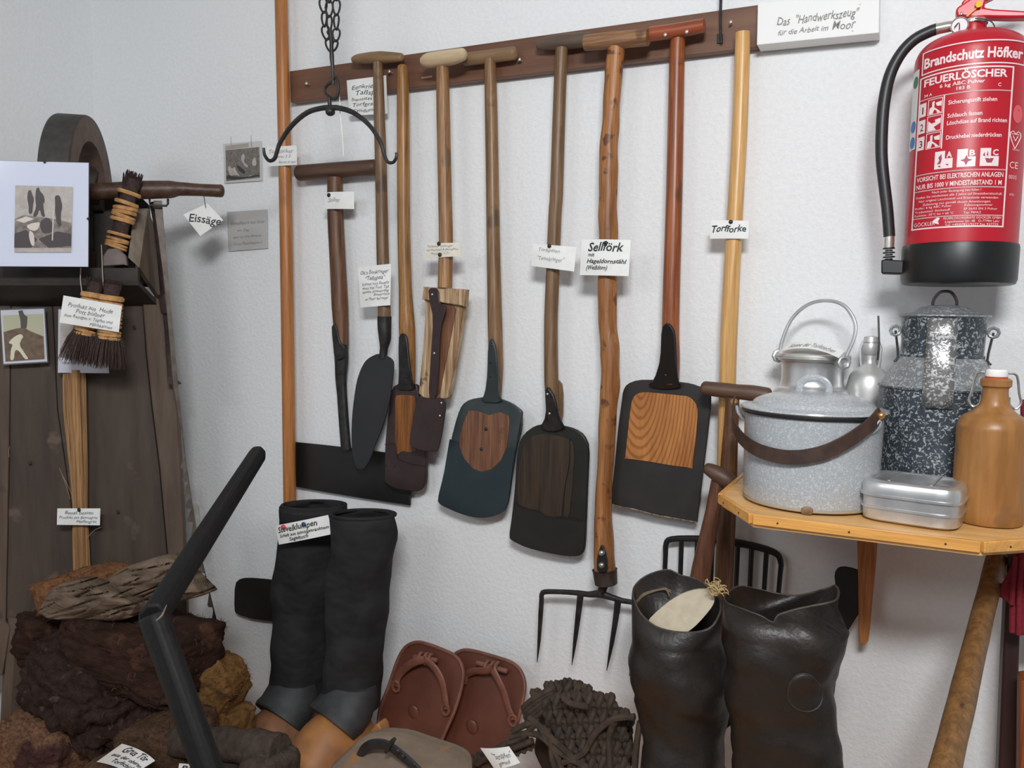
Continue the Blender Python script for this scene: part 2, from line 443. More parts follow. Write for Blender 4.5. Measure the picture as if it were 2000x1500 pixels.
# -- wide blade tool with T handle
t = thing('peat_knife', 'T handled tool with a wide black horizontal blade, behind the other spades', 'turf tool', P(680, 930, .02))
part('grip', rod([(586, 338, 15.5, .03), (650, 333, 15.5, .03), (732, 327, 15.5, .03)], .03, seg=20, roundcap=True), W_DARKX, t)
part('shaft', rod([(654, 347, 14.5), (655, 420, 15.5), (659, 500, 15.5), (664, 600, 16), (668, 674, 13)], .032, seg=18), W_BROWN, t)
part('socket', rod([(664, 662, 14.5), (665, 672, 16), (666, 686, 16), (667, 704, 15), (666, 738, 12.5), (668, 770, 11), (672, 830, 11), (676, 878, 11)], .028, seg=16, flat=.7), IRON, t)
part('socket_strap', plate([(646, 640), (651, 632), (657, 638), (663, 668), (672, 676), (672, 700), (654, 706)], dlin(632, .054, 706, .044), .006), IRON, t, bevel=.002)
part('blade', plate([(562, 862), (562, 862), (640, 870), (740, 882), (806, 892), (806, 892), (800, 987), (800, 987), (740, 978), (640, 962), (562, 948), (562, 948)], .018, .005), IRON_BLACK, t, bevel=.001)
card([(638, 375), (690, 374), (690, 408), (629, 408)], .056, [('Stüker', .12, .55, .58, .26)], 'white card on the shaft just under the lowest T handle', ink=INK_FAINT, pins=[(.10, .18)], bend=-.003)

# -- narrow leaf bladed spade
t = thing('peat_spade', 'T handled spade with a long narrow leaf shaped slate black blade', 'spade', P(728, 900, .05))
part('grip', rod([(690, 117, 6), (700, 115, 9), (725, 113, 11), (745, 112, 11.5), (765, 112, 10), (784, 112, 8)], .052, seg=16, roundcap=True), W_TANX, t)
part('shaft', rod([(738, 122, 9.5), (741, 230, 11), (744, 330, 11.5), (747, 480, 12), (751, 622, 12.5)], .052, seg=18), W_GREYB, t)
part('socket', rod([(751, 618, 14), (751, 640, 13.5), (752, 662, 12), (750, 680, 8), (748, 700, 8)], .052, seg=18), IRON, t)
part('blade', plate([(739, 690), (723, 697), (713, 705), (704, 721), (696, 745), (691, 777), (687, 815), (686, 847), (687, 879), (691, 903), (696, 915), (704, 918), (712, 916), (723, 897), (733, 868), (747, 833), (757, 799), (763, 769), (768, 727), (769, 708), (764, 700), (755, 695)], .056, .004), SLATE, t, bevel=.001)
card([(697, 522), (762, 515), (760, 596), (702, 601)], .072,
     [("Ok'n Eenkrieger", .08, .95, .20, .09), ('"Taßspaa"', .25, .85, .35, .10), ('Kommt vom Einsatz', .12, .96, .47, .07), ('wenn viel Torf. Taß', .12, .96, .57, .07),
      ('etwas anwendig', .12, .96, .66, .07), ('Bostenliste', .5, .98, .74, .06), ('im Moor lief nejer', .2, .95, .84, .07)],
     'tall white handwritten card on the shaft of the leaf bladed spade', bend=-.004)
card([(677, 157), (754, 147), (757, 222), (682, 226)], .03,
     [('Eenkrieger', .12, .92, .28, .12), ('Taßspaa', .22, .9, .45, .13), ('benutzt bei', .10, .9, .60, .09), ('Torfgraben', .12, .9, .75, .10), ('Gyndumoor', .10, .9, .92, .10)],
     'white card on the rail behind the first two spade shafts')

# -- spade with straight oak shaft, iron edged wooden blade
t = thing('edged_spade', 'spade with straight golden shaft without crossbar and dark blade inset with amber wood', 'spade', P(790, 940, .05))
part('shaft', rod([(786, 131, 10), (787, 180, 12), (788, 330, 12.5), (789, 460, 12.5), (792, 567, 13), (795, 640, 16), (797, 695, 15, .048), (799, 752, 12, .037)], .05, seg=18, roundcap=True), W_OAK, t)
part('blade', plate([(780, 748), (765, 757), (761, 780), (755, 833), (752, 868), (750, 937), (755, 945), (773, 956), (811, 961), (827, 955), (831, 940), (831, 884), (822, 810), (815, 757), (812, 750)], .046, .012), BROWNST, t, bevel=.002)
part('wood_inset', plate([(771, 777), (776, 771), (808, 772), (812, 780), (815, 880), (800, 884), (786, 880), (775, 890), (771, 868)], .0475, .003), W_PANEL_O, t)
part('tang', plate([(783, 650), (777, 660), (779, 745), (771, 762), (808, 764), (804, 748), (799, 708), (795, 662), (790, 652)], dhold(.072, 742, 764, .0495), .006), IRON, t, bevel=.003)
rivets(t, [(787, 672), (794, 736)], .072, IRON, 2.2); rivets(t, [(754, 908), (770, 911)], .0465, IRON, 2.2)
part('wear_line', rod([(752, 868, .8), (772, 868, .8), (776, 895, .8), (790, 902, .8), (808, 908, .8), (830, 911, .8)], .0475, seg=6), BROWNST, t)

# -- spade with bleached wooden frame and iron shoe
t = thing('wooden_spade', 'weathered spade with pale crossbar, bleached wooden frame and small iron blade', 'spade', P(850, 880, .08))
part('grip', rod([(826, 120, 9), (836, 118, 14), (860, 115, 15), (885, 111, 14.5), (905, 106, 12)], .084, seg=18, roundcap=True), W_PALEH, t)
part('shaft', rod([(864, 126, 12.5), (866, 230, 13.5), (869, 375, 13.5), (871, 470, 14), (869, 562, 14.5)], .076, seg=18), W_ASH, t)
part('frame', plate([(827, 562), (827, 562), (908, 566), (908, 566), (904, 600), (897, 650), (888, 705), (879, 753), (872, 784), (816, 776), (820, 740), (827, 673), (832, 590), (826, 584)], .072, .018), W_PALE, t, bevel=.002)
part('crossbar', plate([(827, 560), (827, 560), (908, 565), (908, 565), (906, 598), (906, 598), (880, 594), (852, 589), (824, 585), (824, 585)], .084, .02), W_PALE, t, bevel=.002)
part('recess', plate([(852, 589), (892, 596), (885, 633), (876, 680), (864, 740), (858, 774), (843, 772), (846, 680), (850, 630)], .074, .002), W_PANEL_D, t)
part('strap', plate([(836, 562), (856, 563), (858, 594), (873, 600), (860, 640), (857, 720), (852, 780), (836, 778), (841, 700), (846, 620), (838, 585)], .087, .004, sm=1), BROWNST, t, bevel=.001)
part('blade', plate([(816, 773), (836, 778), (864, 777), (871, 781), (869, 807), (863, 847), (855, 880), (851, 883), (819, 880), (799, 871), (801, 850), (810, 795)], .085, .004), BROWNST, t, bevel=.001)
rivets(t, [(848, 690), (862, 787), (859, 812), (844, 575)], .0875, NAILM, 2.4)
card([(830, 475), (898, 474), (899, 500), (829, 505)], .093, [('Torfspaten Eenkrieger', .06, .8, .28, .16), ('von Hosenfuß & Bauingfehn', .04, .94, .52, .15), ('Huntsen 5 21', .18, .7, .78, .15)],
     'small cream card across the shaft of the bleached wooden spade', m=PAPER_OLD, ink=INK_FAINT, pins=[(.41, .05), (.44, .82)], bend=-.002)

# -- bluish shovel
t = thing('heart_shovel', 'shovel with bluish steel blade and heart shaped brown wooden inlay', 'shovel', P(937, 1000, .05))
part('grip', rod([(909, 116, 12), (950, 111, 12.5), (1004, 104, 12.5)], .048, seg=18, roundcap=True), W_TANX, t)
part('shaft', rod([(957, 116, 11), (959, 200, 12.5), (962, 375, 13), (964, 500, 13.5), (967, 640, 14.5), (969, 715, 14.5), (970, 782, 9, .040)], .05, seg=18), W_TAN, t)
BL = [(947, 775), (917, 780), (902, 790), (893, 810), (880, 860), (865, 930), (853, 978), (860, 987), (893, 1002), (923, 1011), (953, 1012), (983, 1002), (992, 980), (1000, 920), (1012, 847), (1020, 807), (1015, 800), (997, 787), (973, 778)]
part('blade', plate(BL, .05, .010), BLUEST, t, bevel=.002)
HT = [(915, 802), (933, 803), (955, 811), (977, 805), (993, 812), (995, 827), (990, 873), (978, 900), (960, 917), (940, 922), (923, 915), (907, 897), (897, 873), (897, 850), (907, 820)]
part('wood_inlay', plate(HT, .0515, .004, sm=0), W_PANEL_D, t, bevel=.0008)
part('tang', plate([(958, 657), (952, 680), (951, 730), (947, 767), (937, 786), (982, 788), (972, 768), (972, 720), (968, 677)], dhold(.073, 768, 788, .054), .008), BLUEST, t, bevel=.003)
part('steel_apron', plate([(878, 858), (895, 862), (899, 885), (907, 899), (923, 917), (940, 924), (960, 919), (978, 902), (992, 875), (1006, 876), (1000, 920), (992, 980), (983, 1000), (953, 1010), (923, 1009), (893, 1000), (860, 985), (855, 978), (866, 930)], .0508, .002, sm=0), mat('blue_apron_steel', C(44, 57, 62, 1.05), C(36, 47, 52, 1.05), rough=.42, metal=.2, scale=9), t)
for x, y, d_ in ((961, 674, .073), (958, 708, .073), (957, 735, .073), (949, 838, .052), (940, 877, .052)): rivets(t, [(x, y)], d_, IRON, 3)
for x, y in ((949, 838), (940, 877)):
    b_ = BM(); ball(b_, P(x, y, .052), (.004, .002, .004), 2); part('screw', b_, IRON, t)
part('tread_edge', rod([(1015, 801, 2.5), (1019, 830, 2.5), (1010, 870, 2)], .046, seg=8), IRON, t)

# -- dark deep shovel
t = thing('dark_shovel', 'shovel with broad round shouldered black blade and dark T handle', 'shovel', P(1073, 1080, .05))
part('grip', rod([(1052, 88, 9), (1075, 84, 13), (1105, 81, 15), (1150, 77, 14)], .048, seg=18, roundcap=True), mat('grey_handle_wood', C(96, 82, 68), C(76, 62, 52), rough=.6, scale=60, stretch=(.08, 1, 1)), t)
part('shaft', rod([(1097, 94, 12), (1093, 188, 12.5), (1087, 375, 13), (1084, 420, 13), (1078, 574, 13.5), (1076, 640, 13.5), (1077, 747, 14), (1080, 800, 12)], .052, seg=18), W_GREYB, t)
part('back_strap', plate([(1088, 740), (1099, 753), (1098, 828), (1082, 828)], .045, .006), W_GREYB, t)
BL = [(1062, 828), (1043, 832), (1023, 847), (1012, 867), (1008, 903), (1005, 953), (1000, 1003), (993, 1050), (1000, 1057), (1027, 1070), (1067, 1080), (1107, 1087), (1127, 1087), (1138, 1082), (1142, 1067), (1144, 1020), (1147, 937), (1150, 873), (1140, 850), (1123, 838), (1097, 831)]
part('blade', plate(BL, .05, .010), mat('black_green_iron', C(38, 37, 33), C(27, 27, 24), rough=.4, metal=.2, scale=12, bump=.2), t, bevel=.002)
part('wood_inlay', plate([(1040, 850), (1067, 846), (1113, 857), (1122, 875), (1118, 950), (1112, 1012), (1098, 1009), (1073, 1011), (1053, 998), (1027, 993), (1008, 983), (1014, 900), (1024, 866)], .0515, .003), W_PANEL_K, t, bevel=.0008)
part('edge_line', rod([(1003, 982, .9), (1027, 993, .9), (1053, 998, .9), (1073, 1011, .9), (1098, 1009, .9), (1117, 1014, .9), (1140, 1017, .9)], .0525, seg=6), BROWNST, t)
part('inlay_groove', rod([(1113, 857, .9), (1112, 903, .9), (1103, 953, .9), (1098, 1007, .9)], .052, seg=6), IRON_BLACK, t)
part('tang', plate([(1069, 753), (1063, 763), (1066, 812), (1052, 838), (1078, 846), (1104, 838), (1091, 815), (1085, 777)], dhold(.074, 815, 846, .054), .008), IRON, t, bevel=.003)
rivets(t, [(1069, 770), (1073, 808)], .074, STEEL, 3)
card([(1039, 476), (1124, 482), (1119, 530), (1035, 519)], .078, [('Torfspaten', .16, .66, .30, .16), ('"Tweekrieger"', .14, .78, .68, .18)], 'white card on the dark shovel shaft, hanging slightly askew', ink=INK_FAINT, pins=[(.41, .05)], bend=-.006)

# -- knotty four tined fork
t = thing('peat_fork', 'four tined iron fork on a thick knotty orange shaft with cylindrical crossbar', 'fork', P(1180, 1300, .05))
part('grip', rod([(1143, 84, 15), (1205, 78, 16), (1266, 73, 16)], .075, seg=20), wood('cut_branch', C(160, 120, 86, 1.05), C(132, 94, 64, 1.0), 'x', rough=.6), t)
sp = [(1204, 86, 17), (1200, 130, 17.5), (1197, 175, 17), (1191, 262, 17), (1188, 330, 18.5), (1188, 375, 18), (1187, 420, 18.5), (1188, 470, 17.5), (1186, 574, 19), (1187, 640, 17.5), (1192, 690, 18.5), (1192, 753, 18.5), (1187, 807, 17.5), (1185, 870, 16.5), (1181, 937, 16), (1178, 997, 16), (1180, 1053, 20), (1181, 1115, 21)]
b_ = BM(); pts = [P(s[0], s[1], .068) for s in sp]; rr = [s[2]*S(p) for s, p in zip(sp, pts)]
tube(b_, pts, rr, 24, n=6)
for v in b_.verts:
    q = noise.noise(Vector((v.co.x*40, v.co.y*40, v.co.z*22))); v.co += Vector((v.co.x-pts[0].x, 0, 0))*0 + Vector((q*.0025, 0, 0))
part('shaft', b_, W_KNOT, t)
part('tang', plate([(1175, 1060), (1166, 1085), (1165, 1118), (1187, 1118), (1186, 1088)], .098, .006), IRON_BLACK, t, bevel=.001)
rivets(t, [(1175, 1080), (1175, 1104)], .100, STEEL, 6.5, 'knob', .8)
b_ = BM(); p0 = P(1181, 1112, .068); s_ = S(p0); p1 = P(1184, 1142, .068)
lathe(b_, p1, [(19*s_, 0), (22*s_, 2*s_), (24*s_, 28*s_), (25*s_, 30*s_), (23*s_, 31*s_)], 32, axis=p0-p1); part('ferrule', b_, IRON_RUST, t)
part('neck', rod([(1182, 1138, 9, .068), (1176, 1152, 9), (1173, 1162, 9)], .062, seg=12), IRON, t)
part('crossbar', rod([(1058, 1172, 4.5), (1058, 1162, 5), (1064, 1156, 5.2), (1095, 1156, 5), (1128, 1158, 5.5), (1150, 1161, 6), (1172, 1160, 8), (1192, 1166, 6.5), (1215, 1173, 5.5), (1238, 1177, 5), (1246, 1184, 4.6)], .06, seg=10, n=3), IRON, t)
for sp in ([(1058, 1168, 5), (1056, 1200, 5), (1053, 1250, 3.6), (1049, 1294, .6)], [(1134, 1160, 7), (1130, 1195, 6), (1124, 1245, 4.5), (1117, 1299, .6)],
           [(1207, 1172, 7), (1203, 1205, 6), (1195, 1255, 4.5), (1185, 1310, .6)], [(1245, 1182, 5), (1242, 1220, 5), (1236, 1270, 4), (1229, 1320, .6)]):
    part('tine', rod(sp, .06, seg=8, n=2), IRON, t)
card([(1135, 467), (1230, 468), (1226, 539), (1130, 537)], .099, [('Sellförk', .15, .88, .32, .24), ('mit', .16, .3, .47, .10), ('Hageldornstähl', .14, .95, .66, .12), ('(Weißdorn)', .14, .58, .84, .12)],
     'large white card reading Sellförk on the knotty fork shaft', pins=[(.52, .10)], bend=-.006, wob=.05, weight=.02)

# -- red shovel with grained panel
t = thing('broad_shovel', 'reddish shafted shovel with square black blade and bright grained wooden panel', 'shovel', P(1285, 1010, .05))
part('grip', rod([(1270, 67, 14), (1320, 60, 14), (1376, 50, 13.5)], .06, seg=18), W_REDX, t)
part('shaft', rod([(1325, 68, 14), (1322, 125, 15), (1317, 375, 16), (1310, 620, 17), (1311, 700, 17), (1312, 750, 14)], .05, seg=18), W_RED, t)
part('blade', plate([(1279, 742), (1245, 742), (1224, 750), (1216, 764), (1214, 784), (1208, 825), (1201, 898), (1192, 984), (1192, 984), (1219, 990), (1277, 1004), (1361, 1020), (1361, 1020), (1367, 972), (1374, 913), (1383, 840), (1389, 778), (1384, 765), (1374, 758), (1348, 749), (1324, 746)], .043, .008), mat('black_shovel_iron', C(44, 40, 39), C(33, 30, 30), rough=.5, metal=.15, scale=14, bump=.2), t, bevel=.0015)
part('wood_panel', plate([(1232, 787), (1239, 772), (1251, 766), (1277, 767), (1324, 772), (1345, 774), (1359, 787), (1363, 802), (1359, 855), (1352, 915), (1352, 915), (1307, 909), (1263, 901), (1220, 896), (1220, 896), (1222, 878)], .0455, .004), W_PANEL, t, bevel=.001)
part('tang', plate([(1301, 630), (1291, 639), (1289, 702), (1278, 740), (1262, 754), (1296, 762), (1332, 758), (1323, 742), (1321, 700), (1319, 649), (1310, 634)], dhold(.074, 738, 762, .047), .008), IRON_BLACK, t, bevel=.004)
part('chipped_edge', rod([(1193, 985, 1.3), (1219, 991, 1.6), (1240, 995, 1.4), (1277, 1005, 1.7), (1310, 1011, 1.5), (1360, 1020, 1.3)], .0435, seg=6), mat('chipped_rust', C(150, 130, 110), C(70, 52, 44), scale=120), t)
rivets(t, [(1299, 68), (1341, 62)], .077, NAILM, 4, 'screw')
rivets(t, [(1300, 733)], .074, BROWNST, 3)

# -- honey coloured long pole fork
t = thing('long_fork', 'straight honey coloured pole with card reading Torfforke and a low black fork head', 'fork', P(1413, 1060, .03))
part('shaft', rod([(1451, 64, 14.5), (1445, 250, 14.8), (1438, 375, 15), (1425, 620, 16.5), (1421, 746, 16), (1417, 900, 16), (1413, 1062, 13)], .045, seg=20), W_HONEY, t)
part('crossbar', rod([(1300, 1085, 5), (1301, 1062, 5.5), (1312, 1053, 6), (1360, 1052, 6.5), (1413, 1056, 8), (1470, 1066, 7.5), (1508, 1077, 7), (1522, 1088, 6), (1526, 1106, 5)], .03, seg=10), IRON_BLACK, t)
for x0, y0, x1 in ((1300, 1078, 1296), (1331, 1056, 1327), (1362, 1056, 1358), (1391, 1058, 1387), (1441, 1064, 1436), (1468, 1070, 1463), (1497, 1078, 1491), (1526, 1100, 1519)):
    part('tine', rod([(x0, y0, 5), (x1, 1180, 4.5), (x1-4, 1290, 1)], .03, seg=8), IRON_BLACK, t)
card([(1388, 430), (1462, 431), (1461, 466), (1386, 466)], .064, [('Torfforke', .04, .94, .62, .36)], 'narrow white card reading Torfforke on the honey coloured pole', pins=[(.54, .08)], bend=-.003, weight=.02)

# -- two short handled tools leaning behind the leather boots
t = thing('garden_spade', 'short tool with turned crossbar and grey shaft written on with ink, beside the shelf', 'tool handle', P(1415, 1180, .08))
part('grip', rod([(1375, 757, 13), (1385, 759, 14), (1420, 763, 15), (1440, 765, 14.5), (1470, 768, 16), (1500, 772, 15)], .10, seg=18, roundcap=True), W_DARKX, t)
part('shaft', rod([(1431, 776, 13), (1428, 830, 14), (1424, 900, 16), (1420, 1000, 17.5), (1414, 1132, 18), (1408, 1260, 17)], .10, seg=18), W_BROWN, t)
SHW = [P(1443, 790, .121), P(1443, 880, .121), P(1420, 880, .121), P(1420, 790, .121)]
part('handwriting', write([('L. Kramer Thom', .0, 1., .75, .5)], quadmap([P(1442, 790, .122), P(1438, 880, .122), P(1421, 880, .122), P(1425, 790, .122)], V(0, -1, 0), 0), shear=.2), INK, t)
part('blade', plate([(1370, 1255), (1450, 1262), (1445, 1400), (1400, 1440), (1365, 1390)], .10, .004), IRON_BLACK, t)
t = thing('garden_fork_handle', 'short tool with angled dark crossbar leaning low beside the left leather boot', 'tool handle', P(1365, 1180, .12))
part('grip', rod([(1380, 914, 11), (1395, 922, 15), (1415, 934, 17), (1428, 944, 15)], .155, seg=18, roundcap=True), W_DARKX, t)
part('shaft', rod([(1402, 940, 13), (1392, 1000, 14.5), (1380, 1060, 17), (1367, 1132, 20), (1356, 1230, 19)], .15, seg=18), wood('dark_red_shaft', C(106, 66, 44), C(78, 46, 32)), t)
part('blade', plate([(1320, 1225), (1400, 1232), (1385, 1370), (1350, 1400), (1310, 1360)], .15, .004), IRON_BLACK, t)
t = thing('spade_blade', 'black rounded iron blade leaning on the wall between right leather boot and shelf bracket', 'spade', P(1640, 1300, .08))
part('blade', plate([(1629, 1120), (1637, 1108), (1655, 1107), (1690, 1118), (1696, 1140), (1690, 1180), (1664, 1220), (1649, 1245), (1634, 1300), (1618, 1300), (1636, 1210), (1632, 1150)], .05, .006, sm=1), plain('matt_black', C(18, 17, 17), .6), t, bevel=.002)
part('shaft', rod([(1628, 1285, 10), (1600, 1480, 12), (1580, 1650, 13)], .06, seg=12), IRON_BLACK, t)

# -- wall hook with rod at the top
t = thing('wall_hook', 'thin black hook rod hanging down over the rail near its right end', 'hook', P(1407, 80, .035))
part('rod', rod([(1412, -72, 3, -.004), (1412, -70, 3, .024), (1411, -60, 3), (1408, 0, 3), (1407, 45, 2.6), (1409, 84, 2.4)], .034, seg=8), IRON, t)
part('bracket', plate([(1400, 66), (1411, 66), (1411, 84), (1400, 84)], .028, .004, sm=0), IRON_BLACK, t)

# -- big sign on a board
c = [P(x, y, .045) for x, y in ((1480, 7), (1716, -30), (1717, 64), (1478, 87))]
t = thing('board_sign', 'white board sign with faint grey handwriting at the right end of the rail', 'sign', P(1600, 60, .03))
part('board', plate([(1480, 7), (1718, -32), (1717, 64), (1478, 88)], .045, .04, sm=0), plain('white_board', C(232, 234, 232, 1.05), .5), t, bevel=.001)
PENCIL = plain('pencil_grey', C(130, 128, 124), .7)
n = V(0, -1, 0)
part('lettering', write([('Das  "Handwerkszeug"', .17, .85, .60, .19), ('für die Arbeit im', .18, .60, .83, .12), ('Moor', .63, .82, .84, .18)], quadmap(c, n, .0008), shear=.3, wob=.1, weight=.006), PENCIL, t)
rivets(t, [(1680, 8), (1665, 60)], .0455, NAILM, 1.5, 'nail')
# ================================================================ SHELF
SHW_ = wood('shelf_pine', C(232, 184, 122, 1.15), C(222, 168, 102, 1.1), 'x', rough=.4, k=.5, pore=.3, spots=(6, .72, C(170, 104, 58)))
EDGEW = wood('shelf_edge_pine', C(226, 168, 92, 1.15), C(216, 156, 80, 1.1), 'x', rough=.3, k=.6, pore=.3, spots=(11, .70, C(150, 80, 40)))
t = thing('corner_shelf', 'pine wall shelf with clipped corners carrying enamel pots, cans and bottles', 'shelf', P(1700, 1030, .02))
x0 = PZ(1411, 966, ZS).x; y0 = PZ(1411, 966, ZS).y
a = PZ(1474, 1002, ZS); b = PZ(1916, 1060, ZS); e = PZ(2010, 1035, ZS)
yf = (a.y+b.y)/2
pl = [V(x0, 0, ZS), V(x0, y0, ZS), V(a.x, yf, ZS), V(b.x, yf, ZS), V(b.x+.15, yf+.13, ZS), V(b.x+.15, 0, ZS)]
part('board', plate3([p+V(0, 0, -.0005) for p in pl], V(0, 0, 1), .018), SHW_, t)
TH = (1021-1002)*S(V(a.x, yf, ZS))*1.06
for i, (q0, q1) in enumerate(((pl[0], pl[1]), (pl[1], pl[2]), (pl[2], pl[3]), (pl[3], pl[4]))):
    dr = (q1-q0).normalized(); nn = dr.cross(V(0, 0, 1)).normalized()
    if nn.dot(V((a.x+b.x)/2, yf+.1, ZS)-q0) > 0: nn = -nn
    b_ = BM()
    vs = [q0+nn*.0, q1+nn*.0, q1+nn*.007, q0+nn*.007]
    plate3([v+V(0, 0, .001) for v in vs], V(0, 0, 1), TH, b_)
    part('edge_strip', b_, EDGEW, t, bevel=.001)
    L_ = (q1-q0).length
    for k in ((.5,) if L_ < .1 else (.12, .45, .86) if L_ > .2 else (.2, .7)):
        p = q0+dr*L_*k+nn*.0072+V(0, 0, -TH*.5); b2 = BM(); ball(b2, p, (.0016, .0016, .0016), 1); part('nail', b2, IRON_RUST, t)
part('bracket', plate([(1674, 1050), (1674, 1050), (1714, 1050), (1714, 1050), (1710, 1110), (1703, 1180), (1697, 1250), (1690, 1260), (1681, 1259), (1677, 1250), (1676, 1150)], .055, .022, sm=1), wood('bracket_pine', pore=.4, c1=C(176, 116, 66), c2=C(150, 94, 50)), t, bevel=.002)

# helper: base point on the shelf
def SB(px, py, dz=0):
    p = PZ(px, py, ZS); return p+V(0, 0, dz+.001)
GREYEN = None
def speckle(name, c_bg, c_sp, scale, th, rough=.25, metal=0, bump=0, bd=.001, soft=.05):
    m, N, L, b = base_mat(name)
    tc = N.new('ShaderNodeTexCoord'); nz = N.new('ShaderNodeTexNoise'); nz.inputs['Scale'].default_value = scale; nz.inputs['Detail'].default_value = 1.5
    nz.inputs['Distortion'].default_value = 1.2
    L.new(tc.outputs['Object'], nz.inputs['Vector'])
    cr = N.new('ShaderNodeValToRGB'); cr.color_ramp.elements[0].position = th; cr.color_ramp.elements[1].position = th+soft
    cr.color_ramp.elements[0].color = c_bg; cr.color_ramp.elements[1].color = c_sp
    L.new(nz.outputs['Fac'], cr.inputs[0]); L.new(cr.outputs[0], b.inputs['Base Color'])
    b.inputs['Roughness'].default_value = rough; b.inputs['Metallic'].default_value = metal
    if bump:
        bp = N.new('ShaderNodeBump'); bp.inputs['Strength'].default_value = bump; bp.inputs['Distance'].default_value = bd
        L.new(nz.outputs['Fac'], bp.inputs['Height']); L.new(bp.outputs[0], b.inputs['Normal'])
    return m
ENAM = speckle('grey_speckled_enamel', C(158, 163, 167, 1.1), C(186, 190, 192, 1.1), 330, .50, rough=.22, soft=.16)
GALV = speckle('speckled_galvanised_enamel', C(58, 65, 71, 1.0), C(160, 168, 172, 1.1), 190, .54, rough=.3, metal=.1, bump=.4, bd=.001, soft=.10)
GALV_L = speckle('light_galvanised_zinc', C(118, 122, 124), C(166, 169, 170), 200, .52, rough=.35, metal=.3, bump=.4, soft=.1)
ALU = mat('brushed_aluminium', C(186, 187, 188), C(204, 205, 206), rough=.32, metal=.75, scale=40, stretch=(1, 1, .2), bump=.08)
ALU_M = mat('matt_aluminium', C(190, 190, 188), C(200, 200, 198), rough=.42, metal=.6, scale=30, bump=.05)
LEATH = mat('brown_strap_leather', C(66, 46, 36), C(48, 34, 28), rough=.45, scale=60, bump=.2)
BRASS = plain('brass', C(190, 150, 100), .3, .9)

# -- enamel pot
base = SB(1579, 979); s = S(base)
t = thing('enamel_pot', 'large pale grey speckled enamel cooking pot with lid and brown leather carrying strap', 'pot', base)
b_ = BM(); lathe(b_, base, [(0, 0), (112*s, 0), (121*s, 3*s), (124*s, 10*s), (125*s, 60*s), (127*s, 170*s), (128*s, 178*s), (125*s, 178*s), (122*s, 20*s), (0, 6*s)], 72)
part('body', b_, ENAM, t)
b_ = BM(); lathe(b_, base, [(128*s, 171*s), (132*s, 172*s), (133*s, 175*s), (131*s, 178*s), (127*s, 178*s)], 72); part('rim', b_, plain('black_enamel', C(30, 30, 32), .3), t)
b_ = BM(); lathe(b_, base, [(118*s, 176*s), (131*s, 178*s), (135*s, 181*s), (134*s, 184*s), (120*s, 186*s), (114*s, 188*s)]+sprof([(114*s, 188*s), (106*s, 197*s), (76*s, 208*s), (36*s, 213*s), (0, 214*s)], 3), 72)
lid = part('lid', b_, ENAM, t)
c0 = base+V(0, 0, 212*s); b_ = BM()
hv = V(math.cos(-.1), math.sin(-.1), 0)
pts = [c0+hv*(-27*s)+V(0, 0, -2*s), c0+hv*(-26*s)+V(0, 0, 14*s), c0+hv*(-16*s)+V(0, 0, 25*s), c0+V(0, 0, 28*s), c0+hv*(16*s)+V(0, 0, 25*s), c0+hv*(26*s)+V(0, 0, 14*s), c0+hv*(27*s)+V(0, 0, -2*s)]
tube(b_, pts, 7*s, 10, flat=.35, n=3); part('lid_handle', b_, ENAM, lid)
for x, y in ((1538, 985), (1606, 996)):
    pass
b_ = BM(); q = base+V(-18*s*0+.02, -123.5*s, 6*s)
vs = ball(b_, base+V(.1*s*100, -122*s, 7*s)*1.0, (12*s, 4*s, 9*s), 2); part('chipped_spot', b_, mat('chip_rust', C(96, 74, 52), C(130, 104, 78), scale=200), t)
b_ = BM(); lathe(b_, base, [(120.5*s, 2.2*s), (123*s, 4*s), (124.4*s, 9*s)], 72); part('base_wear_ring', b_, mat('worn_enamel_edge', C(168, 150, 120), C(150, 150, 148), scale=60), t)
# leather strap: from left rim ear, sagging across the front to right ear
z_ = base.z
def on(pot_ang, r, h): return base+V(math.cos(pot_ang)*r*s, math.sin(pot_ang)*r*s, h*s)
camdir = math.atan2(CAM.y-base.y, CAM.x-base.x)
seq = [(-1.62, 146, 192), (-1.50, 148, 168), (-1.28, 146, 140), (-1.0, 142, 120), (-.65, 139, 107), (-.25, 138, 104), (.12, 138, 116), (.45, 139, 140), (.75, 140, 168), (.92, 142, 190)]
b_ = BM(); prev = None
P_, _ = smooth_path([on(camdir+aa, r, h) for aa, r, h in seq], [0]*len(seq), 4)
for i, p in enumerate(P_):
    tg = (P_[min(i+1, len(P_)-1)]-P_[max(i-1, 0)]).normalized(); out = (p-base); out.z = 0; out.normalize()
    wd = tg.cross(out).normalized()*(13*s)
    cur = [b_.verts.new(p-wd), b_.verts.new(p+wd), b_.verts.new(p+wd+out*.0022), b_.verts.new(p-wd+out*.0022)]
    if prev: bridge(b_, prev, cur)
    else: b_.faces.new(cur)
    prev = cur
b_.faces.new(prev); bmesh.ops.recalc_face_normals(b_, faces=b_.faces)
part('carrying_strap', b_, LEATH, t, bevel=.0006)
for aa, r, h in ((.90, 144, 184), (-1.60, 147, 184)):
    b_ = BM(); ball(b_, on(camdir+aa, r+2, h), (8*s, 8*s, 8*s), 2); part('brass_stud', b_, BRASS, t)
for aa in (.68, .82):
    b_ = BM(); ball(b_, on(camdir+aa, 126, 150), (8*s, 3*s, 7*s), 2, Matrix.Rotation(camdir+aa+PI/2, 3, 'Z')); part('ear_rivet', b_, ENAM, t)
for aa in (.9, -1.6):
    b_ = BM(); q = on(camdir+aa, 128, 168)
    tube(b_, [on(camdir+aa-.05, 127, 150), on(camdir+aa-.05, 140, 165), on(camdir+aa, 143, 176), on(camdir+aa+.05, 140, 165), on(camdir+aa+.05, 127, 150)], 3*s, 8, n=2); part('ear', b_, ENAM, t)

